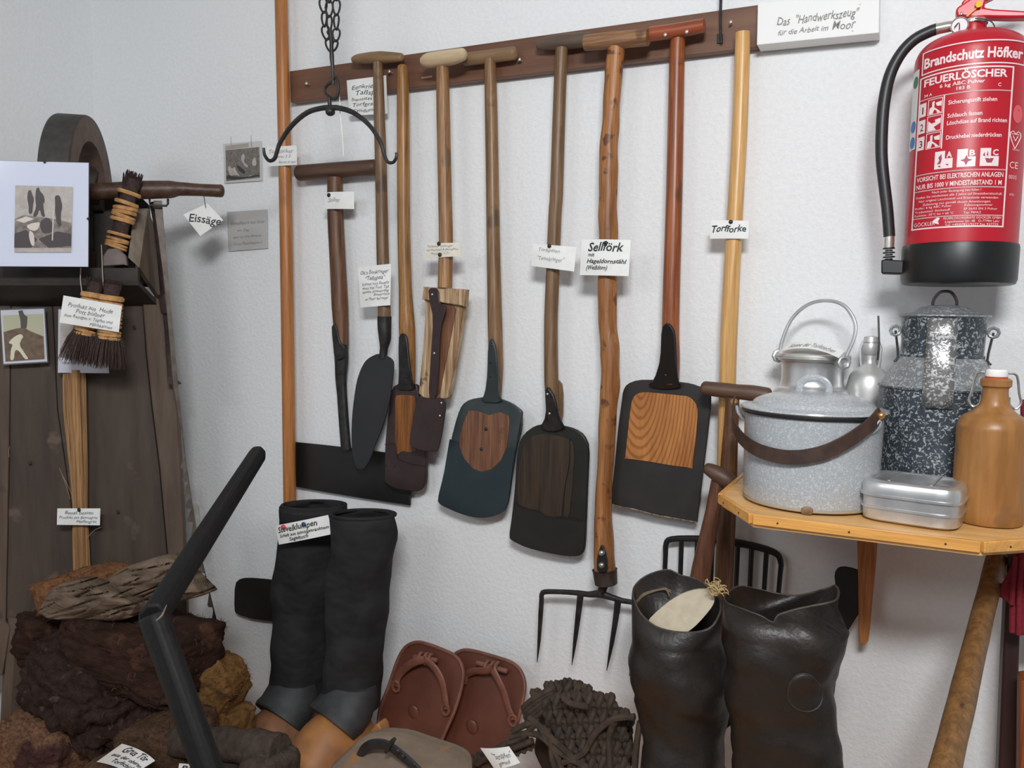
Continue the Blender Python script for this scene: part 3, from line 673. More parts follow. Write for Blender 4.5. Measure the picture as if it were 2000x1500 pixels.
# -- aluminium milk can (behind the pot)
p_ = P(1588, 700, .072); base = V(p_.x, p_.y, ZS+.001); s = S(base); H = (p_.z-base.z)
t = thing('milk_can', 'aluminium milk can with domed lid and raised wire bail standing behind the enamel pot', 'milk can', base)
b_ = BM(); lathe(b_, base, [(0, 0), (70*s, 0), (73*s, 4*s), (73*s, H-100*s)]+sprof([(73*s, H-100*s), (73*s, H-72*s), (66*s, H-58*s), (58*s, H-50*s), (57*s, H-20*s), (60*s, H-6*s)], 4)+[(66*s, H-4*s), (69*s, H), (67*s, H+3*s)], 56); part('body', b_, ALU, t)
b_ = BM(); lathe(b_, base, [(66*s, H+1*s), (69*s, H+4*s), (67*s, H+8*s)]+sprof([(60*s, H+10*s), (52*s, H+18*s), (30*s, H+27*s), (0, H+30*s)], 4), 56); part('lid', b_, ALU_M, t)
R3 = lambda px, py, d=.17: P(px, py, d)
b_ = BM(); pts = [P(1524, 700, .082), P(1526, 672, .082), P(1545, 625, .082), P(1578, 595, .085), P(1617, 587, .09), P(1650, 598, .095), P(1670, 630, .10), P(1668, 660, .105), P(1655, 690, .11), P(1646, 712, .115)]
tube(b_, pts, 3.6*s, 10, n=4); part('bail', b_, ALU, t)
for x, y, d in ((1521, 695, .082), (1648, 708, .12)):
    b_ = BM(); q = P(x, y, d); rr_ = [q+R_*(math.cos(k*PI/4)*10*s)+U_*(math.sin(k*PI/4)*10*s) for k in range(8)]
    tube(b_, rr_, 4*s, 8, closed=True); part('ear', b_, ALU, t)
    b_ = BM(); tube(b_, [q, V(base.x+(q.x-base.x)*.8, base.y+(q.y-base.y)*.8, q.z)], 8*s, 10); part('ear_mount', b_, ALU, t)
q = base+V(0, 0, H+34*s)
cc = [P(1522, 692, .135), P(1548, 668, .155), P(1645, 690, .19), P(1634, 700, .20)]
card(None, 0, [('Milchkanne der Torfstecher', .1, .9, .7, .3)], 'narrow paper strip lying across the lid of the aluminium milk can', pts=[P(1530, 684, .165), P(1543, 670, .150), P(1642, 688, .185), P(1633, 701, .20)], bend=-.006, ink=INK_FAINT, shear=.2) if False else None
t2 = thing('paper_strip', 'narrow paper strip lying across the lid of the aluminium milk can', 'label', q)
cc = [P(1519, 687, .165), P(1532, 678, .145), P(1648, 689, .175), P(1637, 702, .195)]
cc = [P(1540, 672, .115), P(1650, 686, .125), P(1638, 699, .145), P(1524, 686, .135)]
nn = (cc[3]-cc[0]).cross(cc[1]-cc[0]).normalized(); nn = nn if nn.z > 0 else -nn
part('paper', sheet(quadmap(cc, nn, .012, -.012), .0005, nn), PAPER, t2)
part('lettering', write([('Kanne der Torfstecher', .12, .9, .8, .5)], quadmap(cc, nn, .0128, -.012), shear=.2), INK_FAINT, t2)

# -- aluminium flask with swing stopper
p_ = P(1697, 745, .05); base = V(p_.x, p_.y, ZS+.001); s = S(base); H = p_.z-base.z
t = thing('aluminium_flask', 'matt aluminium flask with swing stopper between the milk can and the mottled can', 'flask', base)
b_ = BM(); lathe(b_, base, [(0, 0), (36*s, 0), (39*s, 4*s), (40*s, H-30*s)]+sprof([(40*s, H-30*s), (39*s, H-5*s), (33*s, H+15*s), (18*s, H+28*s), (11*s, H+36*s), (10*s, H+50*s)], 4)+[(13*s, H+54*s), (14*s, H+72*s), (12*s, H+76*s), (0, H+76*s)], 40); part('body', b_, ALU_M, t)
c0 = base+V(0, 0, H+76*s)
b_ = BM(); lathe(b_, c0, [(14*s, 0), (13*s, 10*s), (7*s, 12*s), (0, 12*s)], 24); part('stopper', b_, ALU_M, t)
b_ = BM(); tube(b_, [c0+V(.012, -.008, -.03), c0+V(.013, -.008, 0), c0+V(.009, 0, .045)], 1.8*s, 6); part('wire_clip', b_, IRON, t)
for k in (-1, 1):
    b_ = BM(); tube(b_, [c0+V(k*.013, 0, -.05), c0+V(k*.016, 0, -.01), c0+V(k*.006, 0, .008)], 3*s, 6, n=2); part('wire_clip', b_, ALU, t)

# -- tall mottled can
p_ = P(1835, 757, .165); base = V(p_.x, p_.y, ZS+.001); s = S(base); H = p_.z-base.z
t = thing('mottled_can', 'tall dark grey mottled zinc milk can with sloping shoulders under the fire extinguisher', 'milk can', base)
b_ = BM(); lathe(b_, base, [(0, 0), (104*s, 0), (108*s, 3*s), (108*s, 8*s), (107*s, H-2*s), (110*s, H), (108*s, H+3*s)], 64); part('body', b_, GALV, t)
b_ = BM(); lathe(b_, base, [(109*s, H), (104*s, H+6*s), (74*s, H+58*s), (71*s, H+62*s)], 64); part('shoulder', b_, GALV_L, t)
b_ = BM(); lathe(b_, base, [(73*s, H+58*s), (74*s, H+62*s), (71*s, H+66*s), (74*s, H+135*s), (76*s, H+138*s)], 64); part('collar', b_, GALV, t)
b_ = BM(); lathe(b_, base, [(74*s, H+134*s), (80*s, H+137*s), (80*s, H+140*s), (60*s, H+143*s)]+sprof([(60*s, H+143*s), (40*s, H+154*s), (18*s, H+158*s), (0, H+159*s)], 3), 64); lid = part('lid', b_, GALV_L, t)
c0 = base+V(0, 0, H+156*s); b_ = BM()
tube(b_, [c0+R_*(-23*s), c0+R_*(-22*s)+V(0, 0, 12*s), c0+R_*(-12*s)+V(0, 0, 26*s), c0+V(0, 0, 29*s), c0+R_*(12*s)+V(0, 0, 26*s), c0+R_*(22*s)+V(0, 0, 12*s), c0+R_*(23*s)], 2.8*s, 8, n=3); part('lid_ring', b_, IRON_RUST, lid)
cd = math.atan2(CAM.y-base.y, CAM.x-base.x)
def cyl(r, h, a_): return base+V(math.cos(cd+a_)*r*s, math.sin(cd+a_)*r*s, h)
b_ = BM()
rows = [(77, H+133*s), (76, H+100*s), (75, H+64*s), (94, H+30*s), (113, H+2*s), (111, H-30*s)]
g = []
for r, h in rows:
    w = 25.0/r; off = -.02 - (.0 if h > H else 0)
    g.append([b_.verts.new(cyl(r+1.6, h, off-w+2*w*k/4)) for k in range(5)])
for r1, r2 in zip(g, g[1:]):
    for k in range(4): b_.faces.new((r1[k], r1[k+1], r2[k+1], r2[k]))
part('front_strap', b_, speckle('hammered_bright_zinc', C(120, 120, 120), C(205, 206, 206), 170, .50, rough=.28, metal=.5, bump=.5, bd=.0015, soft=.1), t, solid=.002)
for k, sg in ((-1.35, -1), (1.45, 1)):
    q = cyl(84, H+108*s, k); b_ = BM()
    e1 = V(math.cos(cd+k), math.sin(cd+k), 0)
    tube(b_, [q+e1*(math.cos(j*PI/4)*9*s)+V(0, 0, math.sin(j*PI/4)*9*s) for j in range(8)], 3.2*s, 8, closed=True); part('ear', b_, GALV_L, t)
    b_ = BM(); tube(b_, [q+V(0, 0, 0), q+e1*(-4*s)+V(0, 0, -25*s), q+e1*(-7*s)+V(0, 0, -52*s), q+e1*(0*s)+V(0, 0, -60*s)], 2.2*s, 6, n=2); part('bail_end', b_, IRON, t)

# -- stoneware bottle
base = SB(1927, 1018); s = S(base)
t = thing('stoneware_bottle', 'ochre brown stoneware bottle with white swing stopper at the right end of the shelf', 'bottle', base)
STONE = mat('ochre_stoneware', C(150, 106, 58, 1.25), C(132, 88, 44, 1.2), rough=.38, scale=60, stretch=(1, 1, .15), bump=.12, spots=(16, .6, C(128, 92, 58, 1.1)))
b_ = BM(); lathe(b_, base, [(0, 0), (59*s, 0), (62*s, 4*s), (63.5*s, 20*s), (63*s, 160*s)]+sprof([(63*s, 175*s), (62*s, 188*s), (54*s, 203*s), (38*s, 214*s), (27*s, 226*s), (23*s, 244*s), (22*s, 258*s), (24*s, 262*s)], 4)+[(27*s, 264*s), (27*s, 276*s), (23*s, 279*s), (0, 279*s)], 64); part('body', b_, STONE, t)
c0 = base+V(0, 0, 279*s)
b_ = BM(); lathe(b_, c0, [(0, -1*s), (19*s, -1*s), (19.5*s, 3*s), (18*s, 4*s), (0, 4*s)], 32); part('rubber_seal', b_, plain('red_rubber', C(190, 60, 50), .6), t)
b_ = BM(); lathe(b_, c0, [(19*s, 3*s), (20*s, 6*s), (19*s, 14*s), (16*s, 17*s), (0, 17*s)], 32); part('porcelain_stopper', b_, plain('porcelain', C(232, 232, 228, 1.1), .2), t)
for k in (-1, 1):
    b_ = BM(); e1 = V(k*.9, -.3*k*0+.1, 0).normalized()
    tube(b_, [c0+e1*(20*s)+V(0, 0, 10*s), c0+e1*(34*s)+V(0, 0, 6*s), c0+e1*(40*s)+V(0, 0, -28*s), c0+e1*(44*s)+V(0, 0, -46*s), c0+e1*(36*s)+V(0, 0, -58*s), c0+e1*(25*s)+V(0, 0, -50*s), c0+e1*(24*s)+V(0, 0, -36*s)], 2.3*s, 8, n=3); part('wire_bail', b_, STEEL, t)

# -- lunch tin
base = SB(1783, 1014); s = S(base)
t = thing('lunch_tin', 'small rounded aluminium lunch tin with ribbed lid at the front edge of the shelf', 'tin', base)
rt = Matrix.Rotation(-.16, 3, 'Z')
TIN = mat('worn_tin', C(200, 200, 200), C(178, 178, 178), rough=.3, metal=.75, scale=22, bump=.15, bd=.001)
def rrect(w, h, z, k=.42): return (base+V(0, 0, z), rt @ V(w*s, 0, 0), rt @ V(0, h*s, 0))
hw, hh = 87, 74
b_ = BM(); loft(b_, [rrect(hw-8, hh-8, 0), rrect(hw-2, hh-2, 4*s), rrect(hw-1, hh-1, 24*s), rrect(hw+2, hh+2, 25*s), rrect(hw+2, hh+2, 29*s), rrect(hw-1, hh-1, 30*s), rrect(hw-1, hh-1, 50*s)], 56, pw=.42); part('body', b_, TIN, t)
b_ = BM(); loft(b_, [rrect(hw+1, hh+1, 48*s), rrect(hw+4, hh+4, 49*s), rrect(hw+4, hh+4, 53*s), rrect(hw+1, hh+1, 54*s), rrect(hw+1, hh+1, 68*s), rrect(hw-2, hh-2, 75*s), rrect(hw-9, hh-9, 79*s), rrect(hw-14, hh-14, 79*s), rrect(hw-17, hh-17, 77*s), rrect(30, 20, 78*s)], 56, pw=.42); lid = part('lid', b_, TIN, t)
for k in (-.42, .42):
    b_ = BM(); tube(b_, [base+rt @ V(k*hw*s, -hh*.8*s, 78.5*s), base+rt @ V(k*hw*s, hh*.8*s, 78.5*s)], 3*s, 8, flat=.6); part('lid_rib', b_, TIN, lid)

# ================================================================ FIRE EXTINGUISHER
base = P(1869, 557, .125); s = S(base); R0_ = 98*s
RED = mat('extinguisher_red', C(188, 30, 46, 1.0), C(182, 28, 44, 1.0), rough=.36, scale=10, bump=0, spec=.4)
t = thing('fire_extinguisher', 'red fire extinguisher with black foot and black hose on the white wall', 'fire extinguisher', base)
b_ = BM(); lathe(b_, base, [(0, 60*s), (R0_, 62*s), (R0_, 418*s)]+sprof([(R0_, 418*s), (96*s, 436*s), (85*s, 454*s), (62*s, 467*s), (35*s, 475*s), (22*s, 478*s)], 5)+[(22*s, 492*s), (23*s, 494*s), (0, 494*s)], 80); part('cylinder', b_, RED, t)
b_ = BM(); lathe(b_, base, [(0, 0), (92*s, 0), (98*s, 2*s), (101*s, 10*s), (101.5*s, 70*s), (100*s, 76*s), (97*s, 77*s)], 80)
BLKP = plain('black_plastic', C(18, 19, 20), .4)
part('foot', b_, BLKP, t)
cx0, cy0 = base.x, base.y
cdx = math.atan2(CAM.y-cy0, CAM.x-cx0)
def EM(px, py, off=.0006, cx=None):
    """px measured across the cylinder front, py along its height"""
    u = max(-1, min(1, (px-1881)/99.0)); a_ = math.asin(u)
    r = 98*s+off
    return V(cx0+math.cos(cdx+a_)*r, cy0+math.sin(cdx+a_)*r, base.z+(558-py)*s)
def erect(x0, y0, x1, y1, off=.0005):
    n_ = max(2, int(abs(x1-x0)/6)+1); b_ = BM(); pr = None
    for k in range(n_+1):
        x = x0+(x1-x0)*k/n_; cur = (b_.verts.new(EM(x, y0, off)), b_.verts.new(EM(x, y1, off)))
        if pr: b_.faces.new((pr[0], cur[0], cur[1], pr[1]))
        pr = cur
    return b_
WHT = plain('label_white', C(232, 214, 214, 1.1), .4)
def frame(x0, y0, x1, y1, w, bm):
    for q in ((x0, y0, x1, y0+w), (x0, y1-w, x1, y1), (x0, y0, x0+w, y1), (x1-w, y0, x1, y1)):
        n_ = max(1, int(abs(q[2]-q[0])/6)); pr = None
        for k in range(n_+1):
            x = q[0]+(q[2]-q[0])*k/n_; cur = (bm.verts.new(EM(x, q[1])), bm.verts.new(EM(x, q[3])))
            if pr: bm.faces.new((pr[0], cur[0], cur[1], pr[1]))
            pr = cur
def EML(px, py, off=.0006):
    return EM(px, py, off)
b_ = BM()
DY = 12   # vertical shift of the printed field
frame(1799, 124, 1967, 166, 2.2, b_); frame(1797, 170, 1950, 456, 2.6, b_)
for y in (212, 352, 383, 434): frame(1797, y, 1950, y+2, 2, b_)
frame(1840, 213, 1842, 310, 1.6, b_)
part('label_frame', b_, WHT, t)
def ew(lines, **kw): return write([(l[0], l[1], l[2], l[3], l[4]) for l in lines], lambda u, v: EM(u, v, .0007), shear=kw.get('shear', 0), weight=kw.get('weight', 0))
def ewp(nm, lines, **kw):
    for l in lines: part(nm, ew([l], **kw), WHT, t)
ewp('title_lettering', [('Brandschutz Höfker', 1803, 1963, 155, 18), ('FEUERLÖSCHER', 1805, 1940, 189, 13)], weight=.03)
ewp('instruction_lettering', [('6 kg ABC Pulver', 1832, 1905, 199, 6.5), ('183 B', 1860, 1882, 208, 6), ('C', 1926, 1931, 206, 6), ('34 A', 1806, 1820, 209, 5),
    ('Sicherungsstift ziehen', 1848, 1926, 232, 7.5), ('Schlauch fassen', 1848, 1904, 256, 7.5), ('Löschdüse auf Brand richten', 1848, 1944, 269, 7.5), ('Druckhebel niederdrücken', 1848, 1937, 295, 7.5),
    ('VORSICHT BEI ELEKTRISCHEN ANLAGEN', 1802, 1944, 366, 8.5), ('NUR BIS 1000 V MINDESTABSTAND 1 M', 1802, 1942, 380, 8.5)], weight=.015)
ewp('small_print', [('Nach jeder Betätigung neu füllen !', 1830, 1910, 391, 4.2), ('Prüfen Sie mindestens alle 2 Jahre auf Einsatzbereitschaft', 1803, 1944, 398, 4.2), ('Nur original Löschmittel und Ersatzteile verwenden', 1808, 1938, 405, 4.2),
    ('Zulassung nur gemäß diesen Anweisungen', 1815, 1926, 412, 4.2), ('Prüfer: 6 kg ABC Pulver', 1802, 1864, 418, 4), ('Zulassungsnummer', 1884, 1930, 418, 4), ('Treibmittel: Stickstoff', 1802, 1862, 425, 4), ('SP 26/03 EN 3 Pulver', 1884, 1938, 425, 4), ('Funktion -30°C bis + 60 °C', 1802, 1868, 431.5, 4), ('Typ: P6NL2', 1884, 1912, 431.5, 4),
    ('GÖCKLER', 1802, 1838, 450, 7), ('FEUERLÖSCHGERÄTE GÖCKLER GMBH', 1852, 1945, 441, 4), ('Logenhauser Str. 48   D-77984 Lahr', 1855, 1943, 447, 4), ('Tel. +49/07821/9277 Fax 927725', 1855, 1941, 453, 4),
    ('MED 2002/1', 1956, 1968, 317, 3), ('0035', 1953, 1966, 368, 7), ('07D', 1956, 1964, 398, 4), ('CE', 1953, 1967, 349, 12)])
b_ = BM()
for i in range(3):
    y0_ = 216+i*31
    for q in ((1799, y0_+3, 1811, y0_+28), ):
        frame(*q, 1.2, b_)
    frame(1814, y0_, 1839, y0_+29, 1.2, b_)
part('step_box', b_, WHT, t)
b_ = BM()
for i in range(3):
    y0_ = 216+i*31
    bb = erect(1800.2, y0_+4, 1809.8, y0_+27, .0004); me_ = bpy.data.meshes.new('x'); bb.to_mesh(me_); bb.free(); b_.from_mesh(me_); bpy.data.meshes.remove(me_)
    for poly in ([(1816, y0_+27), (1817, y0_+16), (1821, y0_+14), (1821, y0_+5), (1825, y0_+4), (1825, y0_+16), (1830, y0_+20), (1837, y0_+27)] if i != 1 else [(1816, y0_+8), (1822, y0_+14), (1837, y0_+10), (1837, y0_+15), (1826, y0_+21), (1830, y0_+27), (1816, y0_+27)],
                 [(1827, y0_+8), (1837, y0_+6), (1837, y0_+15), (1829, y0_+14)]):
        b_.faces.new([b_.verts.new(EM(x, y, .0005)) for x, y in poly])
part('step_pictogram', b_, WHT, t)
part('step_number', ew([(str(i+1), 1804.2 if i == 0 else 1802.5, 1806.4 if i == 0 else 1808, 239+i*31, 13) for i in range(3)], weight=.005), plain('label_dark', C(90, 40, 46), .5), t)
for i, ch in enumerate('ABC'):
    x0_ = 1831+i*37; b_ = BM(); 
    for q in ((x0_, 315, x0_+30, 347),):
        bb = erect(*q, .0004); me_ = bpy.data.meshes.new('x'); bb.to_mesh(me_); bb.free(); b_.from_mesh(me_)
    part('class_box', b_, WHT, t)
    part('class_field', erect(x0_+17, 314, x0_+31, 329, .0007), RED, t)
    part('class_letter', ew([(ch, x0_+19.5, x0_+28.5, 327.5, 10)], weight=.03).copy() if False else write([(ch, x0_+19.5, x0_+28.5, 327.5, 10)], lambda u, v: EM(u, v, .001), shear=0, weight=.03), WHT, t)
    b_ = BM()
    for pl_ in ({'A': [[(4, 338), (8, 332), (6, 326), (11, 320), (12, 330), (10, 338)], [(6, 341), (22, 339), (24, 342), (8, 344)]],
                 'B': [[(15, 326), (18, 333), (25, 335), (18, 338), (15, 345), (12, 338), (5, 335), (12, 333)]],
                 'C': [[(4, 328), (7, 322), (8, 330)], [(10, 327), (12, 320), (13, 330)], [(8, 333), (22, 333), (19, 341), (11, 341)]]}[ch]):
        b_.faces.new([b_.verts.new(EM(x0_+x, y, .0006)) for x, y in pl_])
    part('class_pictogram', b_, plain('label_redprint', C(150, 60, 80), .5), t)
# seal, heart shaped mark
b_ = BM(); b_.faces.new([b_.verts.new(EM(1961+8*math.cos(k*PI/12), 252+16*math.sin(k*PI/12), .0005)) for k in range(24)]); part('round_seal', b_, plain('seal_pink', C(206, 84, 92), .5), t)
b_ = BM()
hpts = [(1960, 288), (1956, 283), (1952, 285), (1951, 291), (1954, 300), (1960, 314), (1966, 300), (1969, 291), (1968, 285), (1964, 283)]
tube(b_, [EM(x, y, .0003) for x, y in hpts], .0007, 6, closed=True)
tube(b_, [EM(x, y, .0003) for x, y in ((1954, 288), (1966, 288))], .0006, 6); tube(b_, [EM(x, y, .0003) for x, y in ((1956, 291), (1960, 300), (1964, 291))], .0006, 6)
part('heart_mark', b_, WHT, t)
part('inspection_strip', erect(1783.2, 150, 1795, 300, .0007), plain('strip_white', C(214, 214, 210), .5), t)
for y, cname, cc_ in ((172, 'green_dot', C(40, 110, 70)), (256, 'blue_dot', C(50, 110, 180)), (286, 'blue_dot', C(50, 110, 180))):
    b_ = BM(); b_.faces.new([b_.verts.new(EM(1789.5+4.5*math.cos(k*PI/10), y+11*math.sin(k*PI/10), .001)) for k in range(20)]); part('sticker_dot', b_, plain(cname, cc_, .5), t)
part('rooster_logo', shapes(lambda u, v: EM(u, v, .0006), [[(1836, 440), (1842, 436), (1846, 438), (1843, 443), (1845, 449), (1838, 447), (1833, 444)]]), WHT, t)
# valve
top = base+V(0, 0, 494*s); CH = plain('chromed_brass', C(200, 198, 190), .22, .85)
b_ = BM(); lathe(b_, top, [(24*s, -2*s), (25*s, 4*s), (19*s, 8*s), (17*s, 20*s), (19*s, 24*s), (15*s, 28*s), (14*s, 40*s), (0, 40*s)], 32); part('valve', b_, CH, t)
# gauge, facing camera
gq = P(1874, 50, .165); gd = (CAM-gq).normalized()
b_ = BM(); lathe(b_, gq-gd*.012, [(0, 0), (14*s, 0), (15.5*s, .004), (15.5*s, .012), (13.5*s, .013), (13.5*s, .011), (0, .011)], 32, axis=gd); part('gauge', b_, CH, t)
b_ = BM(); lathe(b_, gq-gd*.012, [(0, .0118), (13*s, .0118)], 24, axis=gd); part('gauge_face', b_, plain('gauge_white', C(236, 236, 232), .4), t)
b_ = BM(); tube(b_, [gq+gd*.0005+R_*(-9*s)+U_*(-3*s), gq+gd*.0005+U_*(6*s), gq+gd*.0005+R_*(9*s)+U_*(-1*s)], 1.0*s, 6, n=3); tube(b_, [gq+gd*.0005+U_*(6*s), gq+gd*.0005+U_*(-7*s)], .9*s, 6); part('gauge_needle', b_, INK, t)
# levers
REDM = mat('lever_red', C(184, 34, 48, 1.25), C(176, 30, 44, 1.25), rough=.3, scale=20)
part('carry_handle', plate([(1866, 22), (1869, 14), (1896, -4), (1928, -6), (1922, 14), (1942, 17), (2030, 22), (2030, 33), (1975, 34), (1925, 33), (1905, 34), (1880, 32), (1870, 33)], .14, .022, sm=0), REDM, t, bevel=.003)
part('trigger_lever', plate([(1872, 10), (1900, -18), (1990, -46), (2030, -50), (2030, -36), (1980, -26), (1925, 2), (1900, 14)], .138, .018, sm=1), REDM, t, bevel=.003)
b_ = rod([(1912, 8, 6, .150), (1911, 8, 6, .144)], .15, n=0); part('safety_pin_head', b_, plain('yellow_plastic', C(240, 190, 50), .4), t)
b_ = rod([(1909, 14, 2), (1888, 32, 2)], .143, n=0, seg=6); part('safety_tie', b_, plain('orange_plastic', C(236, 140, 60), .4), t)
rivets(t, [(1878, 27)], .1405, CH, 3)
part('pin_wire', rod([(1904, 36, 1.2), (1925, 38, 1.2), (1938, 44, 1.2), (1943, 56, 1.2), (1938, 70, 1.2), (1930, 70, 1.2), (1925, 58, 1.2), (1928, 34, 1.2)], .15, seg=6, n=4), IRON_RUST, t)
# hose
HOSE = mat('black_rubber_hose', C(30, 31, 33), C(38, 39, 41), rough=.42, scale=300, bump=.25, bd=.0004)
part('hose_coupling', rod([(1872, 50, 9), (1852, 52, 10.5), (1828, 57, 10.5)], .135, seg=18, n=0), CH, t)
part('hose', rod([(1832, 56, 11), (1815, 62, 11), (1785, 78, 11), (1758, 107, 11), (1737, 150, 11.2), (1726, 205, 11.4), (1722, 260, 11.4), (1722, 310, 11.2), (1727, 360, 11), (1733, 410, 10.8), (1737, 462, 10.6)], .13, seg=20, n=4), HOSE, t)
part('hose_tip', rod([(1737, 460, 9.5), (1736, 486, 9.5)], .13, seg=18, n=0), CH, t)
b_ = BM()
for k in range(7):
    y = 484+k*4.2; rod([(1736, y, 11 if k % 2 == 0 else 7), (1736, y+2.4, 11 if k % 2 == 0 else 7)], .13, seg=14, n=0, bm=b_)
part('nozzle', b_, BLKP, t)
part('nozzle_clip', plate([(1721, 512), (1721, 508), (1728, 506), (1752, 508), (1775, 509), (1790, 500), (1790, 535), (1760, 535), (1721, 534)], .145, .035, sm=0), BLKP, t, bevel=.002)
part('wall_bracket', plate([(1860, 150), (1900, 150), (1900, 200), (1860, 200)], .03, .03, sm=0), IRON, t)
# ================================================================ CHAIN AND IRON YOKE
t = thing('hanging_chain', 'black iron chain of long links hanging from the ceiling above the yoke', 'chain', P(645, 60, .25))
def link(p, q, r, th, tw):
    ax = (q-p); L_ = ax.length; ax.normalize()
    sd = (R_ - ax*R_.dot(ax)).normalized(); sd2 = ax.cross(sd)
    sd = sd*math.cos(tw)+sd2*math.sin(tw); b_ = BM(); pts = []
    for k in range(14):
        a_ = 2*PI*k/14; pts.append((p+q)/2+ax*(math.cos(a_)*(L_/2+th*.6))+sd*(math.sin(a_)*r*(1-.35*math.cos(a_))))
    tube(b_, pts, th, 6, closed=True); return b_
DCH = .25
def strand(pxs):
    pts = [P(x, y, DCH) for x, y in pxs]
    for i, (p, q) in enumerate(zip(pts, pts[1:])):
        s_ = S(p); part('link', link(p, q, (7.2 if i % 2 else 6.4)*s_, 2.1*s_, 0.15 if i % 2 else .55), IRON, t)
def lin_px(x0, y0, x1, y1, n): return [(x0+(x1-x0)*k/n, y0+(y1-y0)*k/n) for k in range(n+1)]
strand([(640, -300)]+lin_px(639, -273, 630, -3, 10)+[(633, 24), (634, 51), (639, 77), (646, 100)])
strand(lin_px(649, -300, 643, 4, 11)+[(643, 32), (644, 60)])
strand(lin_px(655, -300, 657, 0, 11)+[(657, 29), (657, 57), (656, 80), (652, 98)])
b_ = BM(); box(b_, V(*P(646, -300, DCH).xy, (P(646, -300, DCH).z+ZC)/2), (.02, .02, ZC-P(646, -300, DCH).z)); part('ceiling_hook', b_, IRON, t)
t = thing('yoke_hook', 'curved black iron yoke with hooked ends hanging from the chain', 'hanger', P(645, 215, .25))
part('rod', rod([(644, 58, 4), (647, 80, 3.5), (648, 110, 4.5), (650, 140, 3), (651, 165, 4)], DCH, seg=10), IRON, t)
part('upper_eye', rod([(644, 58, 2.5), (640, 63, 2.5), (645, 69, 2.5), (649, 63, 2.5)], DCH, seg=8), IRON, t)
part('eye', rod([(657, 150, 2.5), (661, 165, 3), (660, 185, 3.2), (654, 193, 3.2), (645, 190, 3), (636, 182, 3), (635, 173, 3), (641, 165, 3), (649, 160, 4), (652, 150, 4)], DCH, seg=8), IRON, t)
part('stem', rod([(643, 190, 3.5), (644, 205, 4), (645, 222, 7)], DCH, seg=10), IRON, t)
part('arm', rod([(515, 289, 2.5), (517, 303, 3.2), (526, 314, 3.6), (536, 310, 4), (541, 296, 4), (548, 277, 4.4), (570, 245, 4.8), (600, 220, 5), (630, 211, 5.2), (645, 211, 6), (662, 211, 5.2), (690, 220, 5), (720, 243, 4.6), (742, 275, 4.2), (750, 300, 3.6), (757, 316, 3.4), (768, 317, 3.2), (774, 307, 3), (774, 298, 2.5)], DCH, seg=10, n=4), IRON, t)
b_ = BM(); p = P(645, 218, DCH); ball(b_, p, (.010, .010, .009), 2); part('rivet', b_, IRON, t)
t = thing('string', 'thin white string dangling below the iron yoke eye', 'string', P(668, 250, .25))
part('strand', rod([(661, 160, .8), (663, 190, .8), (665, 230, .9), (669, 270, .8), (671, 305, .8)], .24, seg=6), plain('string_white', C(225, 222, 215), .8), t)

# ================================================================ WHEELBARROW IN THE LEFT CORNER
A_ = P(0, 800, .42); B_ = P(350, 800, .17)
n_ = V(B_.y-A_.y, -(B_.x-A_.x), 0); n_.normalize()
if n_.dot(CAM-A_) < 0: n_ = -n_
def PB(px, py, off=0.0):
    r = ray(px, py); return CAM + r*((n_.dot(A_)+off-n_.dot(CAM))/n_.dot(r))
def plateB(px, off, th, sm=0, bm=None):
    if sm: px = chaikin(px, sm)
    return plate3([PB(x, y, off) for x, y in px], n_, th, bm)
def rodB(spec, off, seg=14, n=3, flat=1, roundcap=False):
    pts = [PB(q[0], q[1], q[3] if len(q) > 3 else off) for q in spec]; rr = [q[2]*S(p) for q, p in zip(spec, pts)]
    return tube(BM(), pts, rr, seg, n=n, flat=flat, roundcap=roundcap)
OLD = mat('old_dark_plank', C(71, 60, 51), C(54, 45, 38), rough=.7, scale=30, stretch=(1, 1, .12), bump=.35, bd=.001, spots=(12, .62, C(90, 76, 66)))
OLD2 = mat('old_plank_greybrown', C(92, 78, 66), C(72, 58, 48), rough=.7, scale=34, stretch=(1, 1, .12), bump=.35, bd=.001, spots=(10, .62, C(60, 46, 40)))
OLDD = mat('blackened_plank', C(48, 42, 36), C(34, 29, 26), rough=.7, scale=30, stretch=(.15, 1, 1), bump=.3, bd=.001)
TREAD = mat('wheel_iron_tyre', C(66, 64, 60), C(50, 48, 46), rough=.6, metal=.2, scale=40, bump=.3)
wb = thing('wheelbarrow', 'old dark wooden wheelbarrow stood upright against the left corner with its wheel on top', 'wheelbarrow', PB(180, 1250))
part('plank', plateB([(22, 560), (100, 560), (112, 800), (140, 996), (146, 1210), (12, 1210), (18, 900)], 0, .022), OLD, wb, bevel=.002)
part('plank', plateB([(101, 560), (276, 560), (285, 690), (297, 800), (311, 912), (328, 1100), (332, 1215), (147, 1210), (141, 996), (113, 800)], 0.001, .022), OLD, wb, bevel=.002)
part('plank', plateB([(-90, 560), (21, 560), (17, 900), (11, 1215), (20, 1225), (5, 1320), (-100, 1320)], .004, .024), OLD2, wb, bevel=.002)
part('side_beam', plateB([(277, 575), (310, 580), (330, 720), (346, 800), (352, 892), (360, 1052), (366, 1230), (333, 1230), (329, 1100), (312, 912), (298, 800), (286, 690)], .012, .04), OLD2, wb, bevel=.003)
